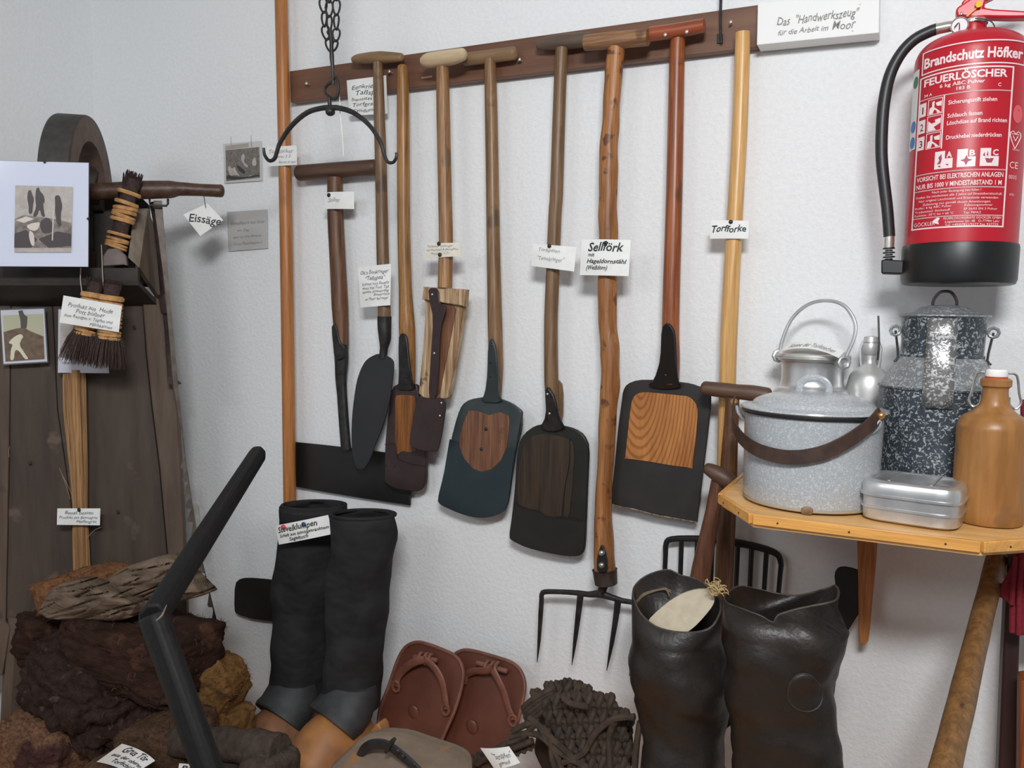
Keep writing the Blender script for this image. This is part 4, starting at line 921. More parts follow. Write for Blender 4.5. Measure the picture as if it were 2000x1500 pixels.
# tray head: board sticking out towards the room
def outB(px, py, o1, o0=0): return PB(px, py, o0)+n_*o1
hb = [PB(-60, 522, .13), PB(269, 522, .13), PB(308, 590, .02), PB(-60, 590, .02)]
zt = PB(269, 522, .13).z
tl, tr = PB(-80, 521, .13), PB(270, 523, .13)
b_ = BM(); dn = V(0, 0, -1)
plate3([tl, tr, tr+dn*.030, tl+dn*.030], n_, .022, b_); part('tray_edge_board', b_, OLDD, wb, bevel=.002)
tr2 = PB(308, 588, .0); tl2 = PB(-80, 588, .0)
b_ = BM(); plate3([tl+dn*.028, tr+dn*.028, tr2, tl2], (tr2-tr).cross(tl-tr).normalized()*1, .012, b_); part('tray_board', b_, OLDD, wb)
part('tray_back', plateB([(-60, 372), (262, 372), (290, 400), (300, 560), (-60, 560)], .005, .02), OLDD, wb)
part('tray_plank', plateB([(60, 420), (180, 405), (182, 520), (60, 520)], .03, .015), OLDD, wb)
# side board of the tray
q = [PB(288, 407, .03), PB(291, 424, .0), PB(309, 585, .0), PB(272, 522, .13), PB(249, 503, .12), PB(270, 407, .05)]
b_ = BM(); plate3([PB(262, 407, .05), PB(289, 407, .04), PB(272, 523, .13), PB(250, 503, .13)], n_, .02, b_); part('tray_side_edge', b_, mat('grey_board', C(124, 114, 100), C(96, 84, 74), rough=.7, scale=40, stretch=(1, 1, .15)), wb, bevel=.001)
b_ = BM(); vs = [PB(289, 408, .035), PB(308, 460, .0), PB(318, 590, .0), PB(273, 523, .125)]; plate3(vs, (vs[2]-vs[0]).cross(vs[1]-vs[0]).normalized(), .01, b_); part('tray_side_board', b_, OLD2, wb)
part('iron_band', rodB([(296, 395, 7), (304, 430, 8), (312, 500, 8), (320, 580, 9), (328, 650, 9), (333, 745, 8)], .045, seg=8, flat=.4), IRON_RUST, wb)
part('iron_clip', rodB([(318, 575, 12), (324, 612, 12)], .05, seg=8, n=0, flat=.5), IRON_RUST, wb)
part('iron_peg', plateB([(326, 736), (344, 735), (345, 742), (353, 749), (352, 751), (326, 749)], .055, .012), IRON_RUST, wb)
for x, y in ((118, 705), (262, 640), (58, 905), (230, 1000)):
    b_ = BM(); p = PB(x, y, .003); ball(b_, p, (.006, .003, .006), 1); part('nail_head', b_, IRON_RUST, wb)
# wheel
fc = PB(182, 385, .02); vd = (fc-CAM); vd.z = 0; vd.normalize(); Ax = vd.cross(V(0, 0, 1))*.968 - vd*.25; Ax.normalize()
s_ = S(fc); RW = 150*s_; wW = .060
b_ = BM(); lathe(b_, fc-Ax*wW, [(RW, 0), (RW+.002, .004), (RW+.002, wW-.004), (RW, wW)], 72, axis=Ax); wheel = part('wheel', lathe(BM(), fc-Ax*wW, [(RW*.70, 0), (RW, 0), (RW, wW), (RW*.985, wW+.001), (RW*.70, wW), (RW*.70, 0)], 72, axis=Ax), mat('wheel_felloe', C(98, 80, 68), C(78, 62, 54), rough=.7, scale=30, bump=.2), wb)
part('iron_tyre', b_, TREAD, wheel, solid=.003)
e1 = Ax.cross(V(0, 0, 1)).normalized(); e2 = Ax.cross(e1)
for k in range(4):
    a_ = k*PI/2+.6; dr = e1*math.cos(a_)+e2*math.sin(a_); b_ = BM(); tube(b_, [fc-Ax*wW*.5, fc-Ax*wW*.5+dr*RW*.72], .017, 8); part('spoke', b_, OLD, wheel)
b_ = BM(); lathe(b_, fc-Ax*.10, [(0, 0), (.03, 0), (.038, .05), (.03, .12), (0, .12)], 24, axis=Ax); part('hub', b_, OLD, wheel)
for k in (-60, 270):
    part('arm', rodB([(k-10 if k < 0 else 232, 398, 12), (k if k < 0 else 250, 600, 14), (k if k < 0 else 300, 1200, 15)], -.035, seg=10), OLD, wb)
part('leg', rodB([(38, 1200, 22), (25, 1420, 22), (18, 1640, 20)], -.02, seg=8), OLD2, wb)

# ---- ice saw
t = thing('ice_saw', 'long toothed ice saw with a turned wooden crossbar lying over the wheelbarrow', 'saw', PB(380, 1000))
part('handle', rodB([(150, 375, 15), (175, 375, 16), (240, 372, 17), (280, 371, 18), (332, 370, 17), (350, 369, 13.5), (390, 371, 12), (432, 373, 12.5)], .075, seg=20, roundcap=True), wood('saw_handle_wood', C(84, 62, 48), C(64, 44, 34), 'x', rough=.45), t)
pts = []
L0 = [(300, 392), (322, 560), (338, 745), (352, 890), (368, 1020), (392, 1120), (416, 1220), (455, 1428)]
R0p = [(316, 392), (330, 560), (347, 745), (362, 890), (384, 1040), (408, 1160), (432, 1250), (486, 1428)]
left = []
for i in range(len(L0)-1):
    (x0_, y0_), (x1_, y1_) = L0[i], L0[i+1]
    if y0_ >= 890:
        nt = max(1, int((y1_-y0_)/26))
        for k in range(nt):
            xa = x0_+(x1_-x0_)*k/nt; ya = y0_+(y1_-y0_)*k/nt; xb = x0_+(x1_-x0_)*(k+1)/nt; yb = y0_+(y1_-y0_)*(k+1)/nt
            left += [(xa+9, ya), (xb-3, yb-5), (xb-1, yb-1)]
    else: left.append((x0_, y0_))
left.append(L0[-1])
part('blade', plateB(left+list(reversed(R0p)), .062, .003), mat('saw_steel', C(100, 92, 84), C(76, 66, 60), rough=.5, metal=.4, scale=30), t)
part('hasp', rodB([(292, 388, 2.2), (293, 401, 2.2), (325, 402, 2.2), (328, 398, 2.2), (328, 388, 2.2)], .078, seg=8, n=0), IRON, t)
part('back_plate', plateB([(372, 985), (384, 984), (389, 992), (392, 1043), (388, 1060), (378, 1052)], .03, .004, sm=1), mat('pale_horn', C(150, 150, 142), C(128, 126, 118)), t)

# ---- framed photograph
fr = [PB(-5, 314, .20), PB(173, 318, .20), PB(172, 521, .20), PB(-8, 520, .20)]
t = thing('clip_frame', 'glass clip frame with broad white mount and a grey photograph of three men cutting peat', 'picture', sum(fr, V(0, 0, 0))/4)
part('mount', sheet(quadmap(fr, n_), .003, n_), plain('mount_board', C(205, 212, 232, 1.15), .12, spec=.6), t)
part('backing', sheet(quadmap([p+(p-sum(fr, V(0, 0, 0))/4)*.008 for p in fr], n_, -.003), .003, n_), plain('frame_backing', C(40, 38, 36), .6), t)
SEP_L = mat('photo_sky_tone', C(178, 172, 166), C(160, 153, 148), scale=60, bump=0, rough=.25); SEP_M = mat('photo_mid_tone', C(140, 130, 124), C(96, 88, 84), scale=90, bump=0, rough=.25); SEP_D = plain('photo_dark_tone', C(72, 66, 66), .25); SEP_W = plain('photo_light_tone', C(198, 190, 182), .25)
ph = [PB(30, 362, .202), PB(142, 365, .202), PB(139, 493, .202), PB(28, 493, .202)]
mp = lambda e: quadmap(ph, n_, e)
part('photograph', sheet(mp(.0004), .0003, n_), SEP_L, t)
part('photo_ground', shapes(mp(.0009), [[(0, .50), (.15, .44), (.5, .47), (.75, .5), (1, .55), (1, .93), (0, .93)]]), SEP_M, t)
part('photo_figures', shapes(mp(.0013), [
    [(.22, .08), (.27, .06), (.29, .12), (.33, .2), (.31, .3), (.30, .42), (.24, .42), (.24, .3), (.21, .2)],
    [(.36, .04), (.41, .02), (.43, .08), (.50, .14), (.52, .26), (.49, .24), (.50, .36), (.53, .46), (.47, .46), (.43, .34), (.38, .46), (.31, .46), (.37, .32), (.35, .2)],
    [(.69, .14), (.77, .13), (.80, .2), (.83, .3), (.80, .42), (.82, .62), (.74, .58), (.70, .4), (.70, .26)],
    [(.45, .52), (.58, .46), (.68, .58), (.66, .70), (.50, .72), (.44, .62)], [(.0, .72), (.2, .66), (.4, .80), (.3, .93), (0, .93)], [(.42, .80), (.75, .68), (1, .72), (1, .9), (.6, .93)]]), SEP_D, t)
part('photo_highlights', shapes(mp(.0017), [[(.20, .60), (.30, .56), (.45, .54), (.42, .64), (.36, .68), (.26, .66)], [(.26, .66), (.34, .72), (.36, .90), (.30, .90), (.25, .76)], [(.665, .36), (.685, .36), (.675, .82), (.655, .82)], [(.02, .52), (.2, .46), (.34, .50), (.16, .56)]]), SEP_W, t)
for x, y in ((87, 316), (172, 427)):
    b_ = BM(); p = PB(x, y, .203); ball(b_, p, (.003, .003, .003), 1); part('clip', b_, IRON, t)

# ---- brushes of heather
BRI = mat('heather_twigs', C(66, 50, 46), C(42, 30, 28), rough=.9, scale=200, bump=.6)
CANE = mat('split_cane', C(196, 154, 102), C(160, 116, 70), rough=.5, scale=80, bump=.2)
def brush(name, label, axis_px, off, w_px, splay, wraps, topfuzz=10, group=None, fan=None):
    (x0, y0), (x1, y1) = axis_px
    a, b = PB(x0, y0, off), PB(x1, y1, off); s_ = S(a); ax = (b-a); L_ = ax.length; ax.normalize()
    sd = ax.cross(n_).normalized(); t = thing(name, label, 'brush', (a+b)/2, group)
    core = BM(); tube(core, [a+ax*L_*k/6 for k in range(7)], [w_px*s_*.92]*6+[w_px*s_*.98], 16, flat=.8)
    part('bundle', core, BRI, t)
    br = BM(); rnd = random.Random(int(x0+y0))
    for k in range(150 if not fan else 520):
        th = rnd.random()*2*PI; rr = math.sqrt(rnd.random())*w_px*s_*.9
        o_ = sd*math.cos(th)*rr+n_*math.sin(th)*rr*.8
        if fan and k > 120:
            p0 = a+ax*(L_*.80)+o_; e = a+ax*(L_+fan*s_*(.65+.4*rnd.random()))+o_*(splay*(.8+.5*rnd.random()))+sd*rnd.uniform(-3, 3)*s_
            tube(br, [p0, (p0*.5+e*.5)+o_*.25, e], [.9*s_, .8*s_, .35*s_], 3)
        else:
            p0 = a+ax*(L_*.1)+o_; e = a-ax*(topfuzz*s_*(.3+rnd.random()))+o_*1.15+sd*rnd.uniform(-3, 3)*s_
            tube(br, [p0, e], [1.4*s_, .7*s_], 3)
    part('bristles', br, BRI, t, kind='stuff')
    for f0, f1, n__ in wraps:
        for k in range(n__):
            f = f0+(f1-f0)*(k+.5)/n__; c_ = a+ax*L_*f; tl_ = rnd.uniform(-.12, .12); R_w = w_px*s_*1.06; b_ = BM()
            tube(b_, [c_+(sd*math.cos(j*PI/10)*R_w+n_*math.sin(j*PI/10)*R_w*.85)+ax*math.cos(j*PI/10)*tl_*R_w for j in range(20)], (f1-f0)/n__*L_*.55, 6, closed=True)
            part('cane_wrap', b_, CANE, t)
    return t
t = brush('heather_brush', 'cane bound heather brush leaning over the saw crossbar beside the white framed picture', ((259, 350), (222, 500)), .11, 18, 1.2, [(.16, .21, 1), (.29, .34, 1), (.36, .56, 4), (.70, .74, 1), (.77, .90, 4)], 12)
part('wooden_block', plateB([(199, 520), (201, 500), (210, 486), (230, 485), (246, 500), (249, 519), (240, 517)], .135, .02, sm=0), mat('grey_block', C(112, 100, 96), C(92, 80, 76)), t, bevel=.002)
WR = [(.20, .30, 1), (.31, .58, 4), (.60, .78, 3), (.82, 1.0, 3)]
t1 = brush('pot_brush', 'left one of the two cane bound heather pot brushes hanging under the tray', ((188, 551), (166, 655)), .14, 17, 2.0, WR, 8, fan=58)
t2 = brush('pot_brush', 'right one of the two heather pot brushes, touching the first under the card', ((219, 556), (213, 664)), .15, 17.5, 1.9, WR, 8, fan=56)
b_ = BM(); ball(b_, PB(225, 664, .17), (.003, .002, .0025), 1); part('green_thread', b_, plain('green_dot_thread', C(50, 140, 100)), t2)
STRG = plain('pale_string', C(170, 160, 145), .8)
part('hanging_string', rodB([(198, 478, .8), (199, 500, .9), (200, 530, .9), (202, 560, .9)], .15, seg=6), STRG, t1)
part('hanging_string', rodB([(158, 523, .9), (157, 545, .9), (160, 570, .9), (163, 585, .9)], .15, seg=6), STRG, t2)
def cardB(px, off, lines, label, **kw):
    pts = [PB(x, y, off) for x, y in px]; return card(None, 0, lines, label, pts=pts, nrm=n_, **kw)
cardB([(124, 577), (238, 597), (232, 649), (116, 630)], .175, [('Produkt aus  Heide', .10, .86, .36, .16), ('Pott bößner', .24, .74, .56, .16), ('zum Reinigen v. Töpfen und', .06, .88, .74, .12), ('Milchkannen', .50, .88, .93, .12)],
      'white handwritten card pinned across the two heather pot brushes', wob=.1)
cardB([(112, 993), (196, 993), (195, 1026), (111, 1025)], .055, [('Benat bessen', .18, .84, .36, .22), ('Produkt aus Bennegras', .05, .94, .62, .17), ('Pfeifengras', .45, .92, .86, .17)],
      'small white card tied over the straw broom handle', pins=[(.5, .08)], wob=.1)
# small colour photo
pp = [PB(1, 606, .03), PB(86, 603, .03), PB(92, 706, .03), PB(7, 711, .03)]
t = thing('small_photo', 'small greenish photograph in a clear sleeve of a man digging, on the left barrow planks', 'picture', sum(pp, V(0, 0, 0))/4)
part('sleeve', sheet(quadmap([p+(p-sum(pp, V(0, 0, 0))/4)*.05 for p in pp], n_, -.001), .001, n_), plain('sleeve_grey', C(90, 88, 92), .15), t)
part('border', sheet(quadmap(pp, n_), .0005, n_), plain('photo_border', C(196, 198, 206), .2), t)
pi_ = [PB(5, 616, .031), PB(83, 613, .031), PB(87, 701, .031), PB(11, 706, .031)]
mp = lambda e: quadmap(pi_, n_, e)
part('print_sky', sheet(mp(.0004), .0002, n_), plain('print_green_sky', C(176, 176, 150), .25), t)
part('print_ground', shapes(mp(.0009), [[(0, .36), (.3, .30), (.5, .28), (.7, .38), (1, .50), (1, 1), (0, 1)]]), mat('print_brown', C(116, 100, 84), C(96, 80, 66), scale=80, rough=.25), t)
part('print_man_above', shapes(mp(.0013), [[(.40, -.08), (.50, -.10), (.54, 0), (.62, .05), (.60, .2), (.58, .30), (.44, .30), (.44, .12)]]), plain('print_dark', C(84, 82, 78), .25), t)
part('print_digging_man', shapes(mp(.0017), [[(.34, .44), (.44, .42), (.50, .48), (.44, .54), (.38, .66), (.50, .84), (.60, .98), (.50, .98), (.36, .78), (.26, .76), (.22, .98), (.12, .98), (.16, .74), (.22, .64), (.10, .60), (.22, .50)]]), plain('print_light', C(206, 202, 180), .25), t)
# photo behind the brushes
pp = [PB(114, 604, .04), PB(208, 604, .04), PB(213, 729, .04), PB(113, 728, .04)]
t = thing('photo_card', 'grey photo card in a white mount partly hidden behind the pot brushes', 'picture', sum(pp, V(0, 0, 0))/4)
part('mount', sheet(quadmap(pp, n_), .0006, n_), plain('mount_grey_white', C(186, 188, 198), .2), t)
mp = lambda e: quadmap(pp, n_, e)
part('print', shapes(mp(.0008), [[(.04, .10), (.96, .10), (.96, .76), (.04, .76)]]), SEP_M, t)
part('print_highlight', shapes(mp(.0012), [[(.04, .16), (.34, .16), (.26, .50), (.04, .62)]]), SEP_L, t)
part('caption', write([('Heidebessen 3 von', .08, .5, .86, .04)], mp(.0012)), INK_FAINT, t)

# straw broom
STRAW = mat('dry_straw', C(170, 130, 84, 1.05), C(130, 94, 58, 1.0), rough=.6, scale=260, stretch=(1, 1, .03), bump=.6, lo=.35, hi=.6)
t = thing('straw_broom', 'long bundle of golden grass straw standing in front of the barrow planks', 'broom', PB(155, 1000))
b_ = BM(); rnd = random.Random(3)
cs = [(145, 722, 22), (146, 800, 22), (150, 860, 19), (154, 930, 16), (156, 990, 13.5), (157, 1040, 15), (160, 1120, 16)]
part('core', rodB([(x, y, r*.75) for x, y, r in cs], .028, seg=12, flat=.6), STRAW, t)
for k in range(230):
    u = rnd.uniform(-1, 1); v = math.sqrt(max(0, 1-u*u))*rnd.uniform(.3, 1); jit = rnd.uniform(-.06, .06); pts = []; rr = []
    for x, y, r in cs:
        y2 = y + (rnd.uniform(-10, 25) if y == cs[0][1] else 0)
        pts.append(PB(x+(u+jit)*r+rnd.uniform(-.5, .5), y2, .028+v*.010)); rr.append(.0007)
    tube(b_, pts, rr, 4, n=2)
part('straws', b_, STRAW, t, kind='stuff')
b_ = BM()
for sp in ([(137, 975), (128, 945), (116, 915)], [(170, 1050), (185, 1035), (198, 1030)], [(150, 1000), (138, 960), (120, 925)], [(18, 893), (17, 880), (19, 872)]):
    tube(b_, [PB(x, y, .045) for x, y in sp], .0005, 4, n=2)
part('loose_straws', b_, plain('pale_straw', C(150, 132, 110), .7), t, kind='stuff')

# ---- wall cards on the left
cardp = dict(shear=.2)
TG = .055
gp = [PB(x, y, TG) for x, y in ((405, 397), (436, 430), (391, 461), (358, 419))]
t, c, n = card(None, 0, None, 'square white tag reading Eissäge, turned on its corner below the saw handle', pts=gp, nrm=n_)
Lc = [PB(x, y, TG) for x, y in ((368, 415), (432, 424), (431, 444), (369, 436))]
nn = V(0, -1, 0)
part('lettering', write([('Eissäge', .0, 1., .8, .75)], quadmap(Lc, n_, .0012), shear=.2, weight=.01, wob=.05), INK, t)
part('thread', rodB([(398, 382, .7), (400, 395, .7), (402, 406, .7)], TG+.002, seg=5), IRON, t)
c = [P(x, y, .004) for x, y in ((436, 281), (510, 275), (512, 353), (438, 358))]
t = thing('small_print', 'small dark grey photograph in a clear sleeve pinned on the wall beside the tall pole', 'picture', P(474, 318, .002))
part('sleeve', sheet(quadmap(c, nn), .001, nn), plain('clear_sleeve', C(188, 188, 186), .15), t)
part('print', shapes(quadmap(c, nn, .0006), [[(.06, .17), (.95, .15), (.95, .92), (.06, .95)]]), mat('engraving_tone', C(128, 122, 116), C(82, 78, 74), scale=140, bump=0, rough=.3, distort=2), t)
part('header', shapes(quadmap(c, nn, .0007), [[(.06, .06), (.68, .03), (.68, .13), (.06, .16)]]), plain('tape_beige', C(158, 150, 140), .4), t)
part('print_figures', shapes(quadmap(c, nn, .0010), [[(.10, .62), (.16, .55), (.22, .66), (.30, .60), (.34, .72), (.45, .86), (.30, .80), (.18, .84)], [(.48, .35), (.54, .28), (.58, .36), (.54, .5), (.66, .6), (.62, .66), (.48, .48)], [(.76, .5), (.83, .38), (.88, .52), (.86, .62), (.76, .6)], [(.55, .92), (.70, .84), (.9, .9)]]), SEP_L, t)
part('print_shadows', shapes(quadmap(c, nn, .0012), [[(.08, .78), (.3, .86), (.6, .88), (.93, .84), (.94, .90), (.07, .93)], [(.34, .56), (.42, .58), (.60, .76), (.52, .80), (.40, .70)]]), plain('engraving_dark', C(60, 56, 54), .3), t)
part('pin_wire', rod([(451, 266, .6), (452, 288, .6)], .006, seg=5), STEEL, t); part('pin_wire', rod([(490, 264, .6), (491, 286, .6)], .006, seg=5), STEEL, t)
card([(443, 414), (522, 409), (523, 485), (446, 491)], .004, [('Kamelaport von ihrer', .10, .94, .34, .09), ('ein Tag', .25, .55, .52, .06), ('was ist mit Moorb.', .14, .86, .68, .06), ('ist im Moorwasser f', .14, .88, .86, .07)],
     'grey sleeved note card with faint writing pinned below the small photograph', m=plain('grey_card', C(176, 176, 174), .2), ink=INK_FAINT, wob=.1)
# thing names: note that cards above are children-bearing empties

# ================================================================ CANVAS BOOTS WITH WOODEN CLOGS
CANV = mat('dark_oiled_canvas', C(26, 26, 27), C(36, 36, 37), rough=.8, scale=13, stretch=(1, 1, 1.5), bump=.55, bd=.016, detail=2, spec=.3)
CANV2 = mat('worn_boot_leather', C(55, 57, 58), C(40, 41, 43), rough=.65, scale=24, bump=.3, bd=.002)
CLOG = mat('clog_wood', C(152, 106, 76, 1.0), C(124, 84, 58, 1.0), rough=.55, scale=16, bump=.2, spots=(10, .58, C(120, 84, 60)))
CLOG2 = mat('orange_clog_wood', C(168, 114, 62, 1.05), C(134, 92, 60, 1.0), rough=.55, scale=14, bump=.2)
def boot(label, secs, d, toe, toe_secs, ankle, clogm, seed, inner_d=.0):
    """secs: (cx, cy, halfwidth px, depth ratio, d)"""
    top = P(secs[0][0], secs[0][1], d)
    t = thing('canvas_boot', label, 'boot', V(top.x, top.y, ZP))
    b_ = BM(); sl_ = []
    P_, _ = smooth_path([V(*s_) for s_ in [(q[0], q[1], q[2]) for q in secs]], [0]*len(secs), 6)
    for i, q in enumerate(P_):
        c_ = P(q.x, q.y, d); s_ = S(c_); k = .62 if i == 0 else .72
        sl_.append((c_, R_*q.z*s_, V(-R_.y, R_.x, 0).normalized()*q.z*s_*k))
    loft(b_, sl_, 48, cap0=False, cap1=True, namp=.016, nsc=17, seed=seed)
    part('shaft', b_, CANV, t, solid=.004)
    s_ = S(top); r0 = secs[0][2]*s_
    b_ = BM(); c0 = sl_[0]
    part('top_hem', tube(b_, [c0[0]+c0[1]*math.cos(k*PI/16)*1.01+c0[2]*math.sin(k*PI/16)*1.01 for k in range(32)], .004, 8, closed=True), CANV, t)
    b_ = BM(); loft(b_, [(c0[0]-V(0, 0, .05), c0[1]*.93, c0[2]*.93), (c0[0]-V(0, 0, .052), c0[1]*.92, c0[2]*.92)], 32); part('lining', b_, plain('boot_inside_dark', C(30, 26, 24), .9), t)
    # foot
    fwd = V(*toe, 0).normalized(); side = fwd.cross(V(0, 0, 1)); an = P(ankle[0], ankle[1], d)
    b_ = BM(); fs = []
    for (f, z, w, h, tilt) in toe_secs['leather']:
        tl_ = math.radians(tilt); up = V(0, 0, 1)*math.cos(tl_)-fwd*math.sin(tl_)*-1
        fs.append((an+fwd*f+V(0, 0, z), side*w, (V(0, 0, 1)*math.sin(tl_)+fwd*math.cos(tl_))*h))
    loft(b_, fs, 36, namp=.004, nsc=20, seed=seed); part('foot_leather', b_, CANV2, t)
    b_ = BM(); fs = []
    AZb = an.z-ZP-.001
    for (f, z, w, h, tilt) in toe_secs['clog'](AZb):
        tl_ = math.radians(tilt)
        fs.append((an+fwd*f+V(0, 0, z), side*w, (V(0, 0, 1)*math.sin(tl_)+fwd*math.cos(tl_))*h))
    loft(b_, fs, 36); part('clog', b_, clogm, t)
    return t
AZ = P(585, 1345, .17).z-ZP
HL = AZ
def foot(sc=1.0):
    return {'leather': [(0, .035, .060, .05, 0), (.005, .01, .064, .054, 8), (.02, -.02, .067, .058, 22), (.038, -.034, .069, .055, 38), (.052, -.042, .069, .048, 50)],
            'clog': lambda AZ: [(f, (tp-AZ)/2, w, (tp+AZ)/2, 90) for f, tp, w in ((-.055, -.10, .045), (-.03, -.04, .058), (.01, -.012, .066), (.05, -.012, .070), (.09, -.03, .071), (.13, -.06, .068), (.17, -.10, .060), (.20, -.14, .046), (.22, -.175, .026))]}
boot('left dark oiled canvas boot with orange wooden clog foot, carrying the white card', [(613, 987, 61), (608, 1060, 61), (594, 1160, 58), (586, 1250, 56), (582, 1330, 54), (575, 1375, 52)], .15, (-.22, -.98), foot(), (578, 1352), CLOG, 1)
boot('right dark oiled canvas boot with orange wooden clog foot, in front of its mate', [(710, 1005, 61), (708, 1080, 62), (700, 1170, 60), (694, 1250, 58), (688, 1330, 56), (686, 1375, 54)], .20, (-.34, -.94), foot(), (688, 1360), CLOG2, 5)
card([(533, 1028), (637, 1007), (647, 1044), (541, 1065)], .236, [('Stevelklumpen', .05, .80, .40, .30), ('Schaft aus leinölgetränktem', .06, .97, .66, .16), ('Segeltuch', .24, .60, .90, .18)],
     'white handwritten card pinned to the top of the left canvas boot', wob=.06, weight=.018, bend=-.006)
for (x, y), cm, nm in (((553, 1029), C(200, 50, 60), 'red_pin'), ((593, 1024), C(30, 60, 90), 'blue_pin')):
    o = [q for q in COL.objects if q.get('label', '').startswith('white handwritten card pinned to the top')][0]
    b_ = BM(); ball(b_, P(x, y, .238), (.0055, .004, .005), 2); part('pushpin', b_, plain(nm, cm, .4), o)

# ================================================================ LEATHER BOOTS
LEA = mat('black_brown_leather', C(25, 22, 20), C(36, 31, 28), rough=.42, scale=10, bump=.7, bd=.008, detail=6, spots=(8, .6, C(40, 31, 26)), spec=.45)
LEA_IN = mat('boot_lining_leather', C(40, 37, 34), C(50, 44, 38), rough=.6, scale=14, bump=.3, bd=.002)
def leather_boot(label, rim, secs, d, seed):
    """rim: list of (px, py, depth offset) around the opening; secs below it"""
    base_p = P(secs[-1][0], 1900, d)
    t = thing('leather_boot', label, 'boot', V(base_p.x, base_p.y, ZP))
    b_ = BM(); n__ = 48; yd = V(-R_.y, R_.x, 0).normalized(); rings = []
    rp, _ = smooth_path([V(*r) for r in rim]+[V(*rim[0])], [0]*(len(rim)+1), 8); rp = rp[:-1]
    # resample rim to n__
    m_ = len(rp); rr = [rp[int(i*m_/n__) % m_] for i in range(n__)]
    rings.append([P(q.x, q.y, d-q.z) for q in rr])
    P_, _ = smooth_path([V(*q) for q in secs], [0]*len(secs), 5)
    # angular parametrisation follows the rim (starts left, goes over the front)
    for q in P_:
        c_ = P(q.x, q.y, d); s_ = S(c_); ring_ = []
        for i in range(n__):
            a_ = PI+2*PI*i/n__
            v = c_+R_*(math.cos(a_)*q.z*s_)+yd*(math.sin(a_)*q.z*s_*.78)
            nz = noise.noise(v*11+V(seed, 0, 0))*.014+noise.noise(V(v.x*20, v.y*20, v.z*34)+V(seed, 3, 0))*.007
            v += (v-c_).normalized()*nz
            ring_.append(v)
        rings.append(ring_)
    # blend a ring between rim and first section
    vs = [[b_.verts.new(p) for p in r] for r in rings]
    for r1, r2 in zip(vs, vs[1:]): bridge(b_, r1, r2)
    bmesh.ops.recalc_face_normals(b_, faces=b_.faces)
    part('shaft', b_, LEA, t, solid=.004, sharp=1.2)
    part('torn_rim', tube(BM(), rings[0], .0018, 6, closed=True), mat('scuffed_edge', C(74, 68, 60), C(44, 40, 36), scale=60, bump=.3), t)
    last = P_[-1]; c_ = P(last.x, last.y, d); s_ = S(c_)
    b_ = BM(); inner = P(secs[0][0], secs[0][1]+60, d); w_ = secs[0][2]*S(inner)
    ring2 = (inner, R_*w_*.94, yd*w_*.70); loft(b_, [ring2, (inner-V(0, 0, .003), ring2[1], ring2[2])], 32); part('lining', b_, LEA_IN, t)
    foot_c = V(c_.x, c_.y, ZP); w_ = last.z*s_; fwd = -yd
    b_ = BM(); loft(b_, [(foot_c+V(0, 0, .16)-fwd*.0, R_*w_, yd*w_*.85), (foot_c+V(0, 0, .10)+fwd*.02, R_*w_*.9, yd*(w_*.85+.03)), (foot_c+V(0, 0, .05)+fwd*.06, R_*w_*.85, yd*(w_+.06)), (foot_c+V(0, 0, .001)+fwd*.06, R_*w_*.85, yd*(w_+.06))], 36, namp=.003)
    part('foot', b_, LEA, t)
    return t
# rim points run left -> front -> right -> back ; depth z>0 = away from the camera
lb = leather_boot('left tall black leather boot with the pale insole and straw sticking out', [(1236, 1165, .0), (1252, 1199, -.04), (1285, 1226, -.055), (1338, 1236, -.06), (1385, 1228, -.055), (1406, 1198, -.03), (1407, 1175, .0), (1396, 1160, .03), (1366, 1134, .05), (1330, 1124, .06), (1303, 1113, .06), (1262, 1125, .05), (1240, 1145, .03)],
    [(1322, 1245, 84), (1330, 1300, 95), (1336, 1345, 91), (1336, 1400, 85), (1340, 1470, 83), (1342, 1560, 84), (1344, 1680, 80), (1344, 1790, 76)], .30, 2)
rb = leather_boot('right tall black leather boot with torn rim and a round patch', [(1414, 1165, .0), (1420, 1178, -.02), (1450, 1190, -.045), (1485, 1203, -.055), (1510, 1216, -.058), (1520, 1202, -.058), (1552, 1191, -.055), (1584, 1184, -.05), (1629, 1174, -.03), (1638, 1158, .0), (1632, 1144, .03), (1616, 1149, .04), (1562, 1163, .055), (1520, 1160, .06), (1475, 1150, .055), (1440, 1146, .04)],
    [(1528, 1222, 116), (1530, 1270, 112), (1532, 1330, 103), (1534, 1400, 97), (1540, 1480, 96), (1540, 1560, 98), (1542, 1680, 92), (1544, 1790, 88)], .33, 9)
def on_boot(px, py, d): return P(px, py, d)
from mathutils.bvhtree import BVHTree
def surface(o):
    loc = root_loc(o); me = o.data
    return BVHTree.FromPolygons([v.co+loc for v in me.vertices], [tuple(p.vertices) for p in me.polygons])
BT = surface([c for c in rb.children if c.name.startswith('shaft')][0])
def onto(px, py, lift):
    r = ray(px, py).normalized(); h = BT.ray_cast(CAM, r); return h[0]-r*(.002+lift)
def patch_pt(k, f):
    a_ = k*PI/12; w_ = f*(1+.05*math.sin(2*a_+.6)+.03*math.sin(3*a_)); return (1572+33*w_*math.cos(a_), 1354+38*w_*math.sin(a_))
b_ = BM(); prev = None
for f, lf in ((1.0, .0005), (.93, .0025), (.7, .0025), (.35, .0025)):
    cur = [b_.verts.new(onto(*patch_pt(k, f), lf)) for k in range(24)]
    if prev: bridge(b_, prev, cur)
    prev = cur
b_.faces.new(prev); bmesh.ops.recalc_face_normals(b_, faces=b_.faces); pat = part('round_patch', b_, LEA, rb, sharp=2)
b_ = BM(); tube(b_, [onto(*patch_pt(k, 1.0), .001) for k in range(24)], .0014, 6, closed=True); part('patch_seam', b_, mat('seam_grey', C(52, 49, 44), C(34, 31, 28), scale=120), pat)
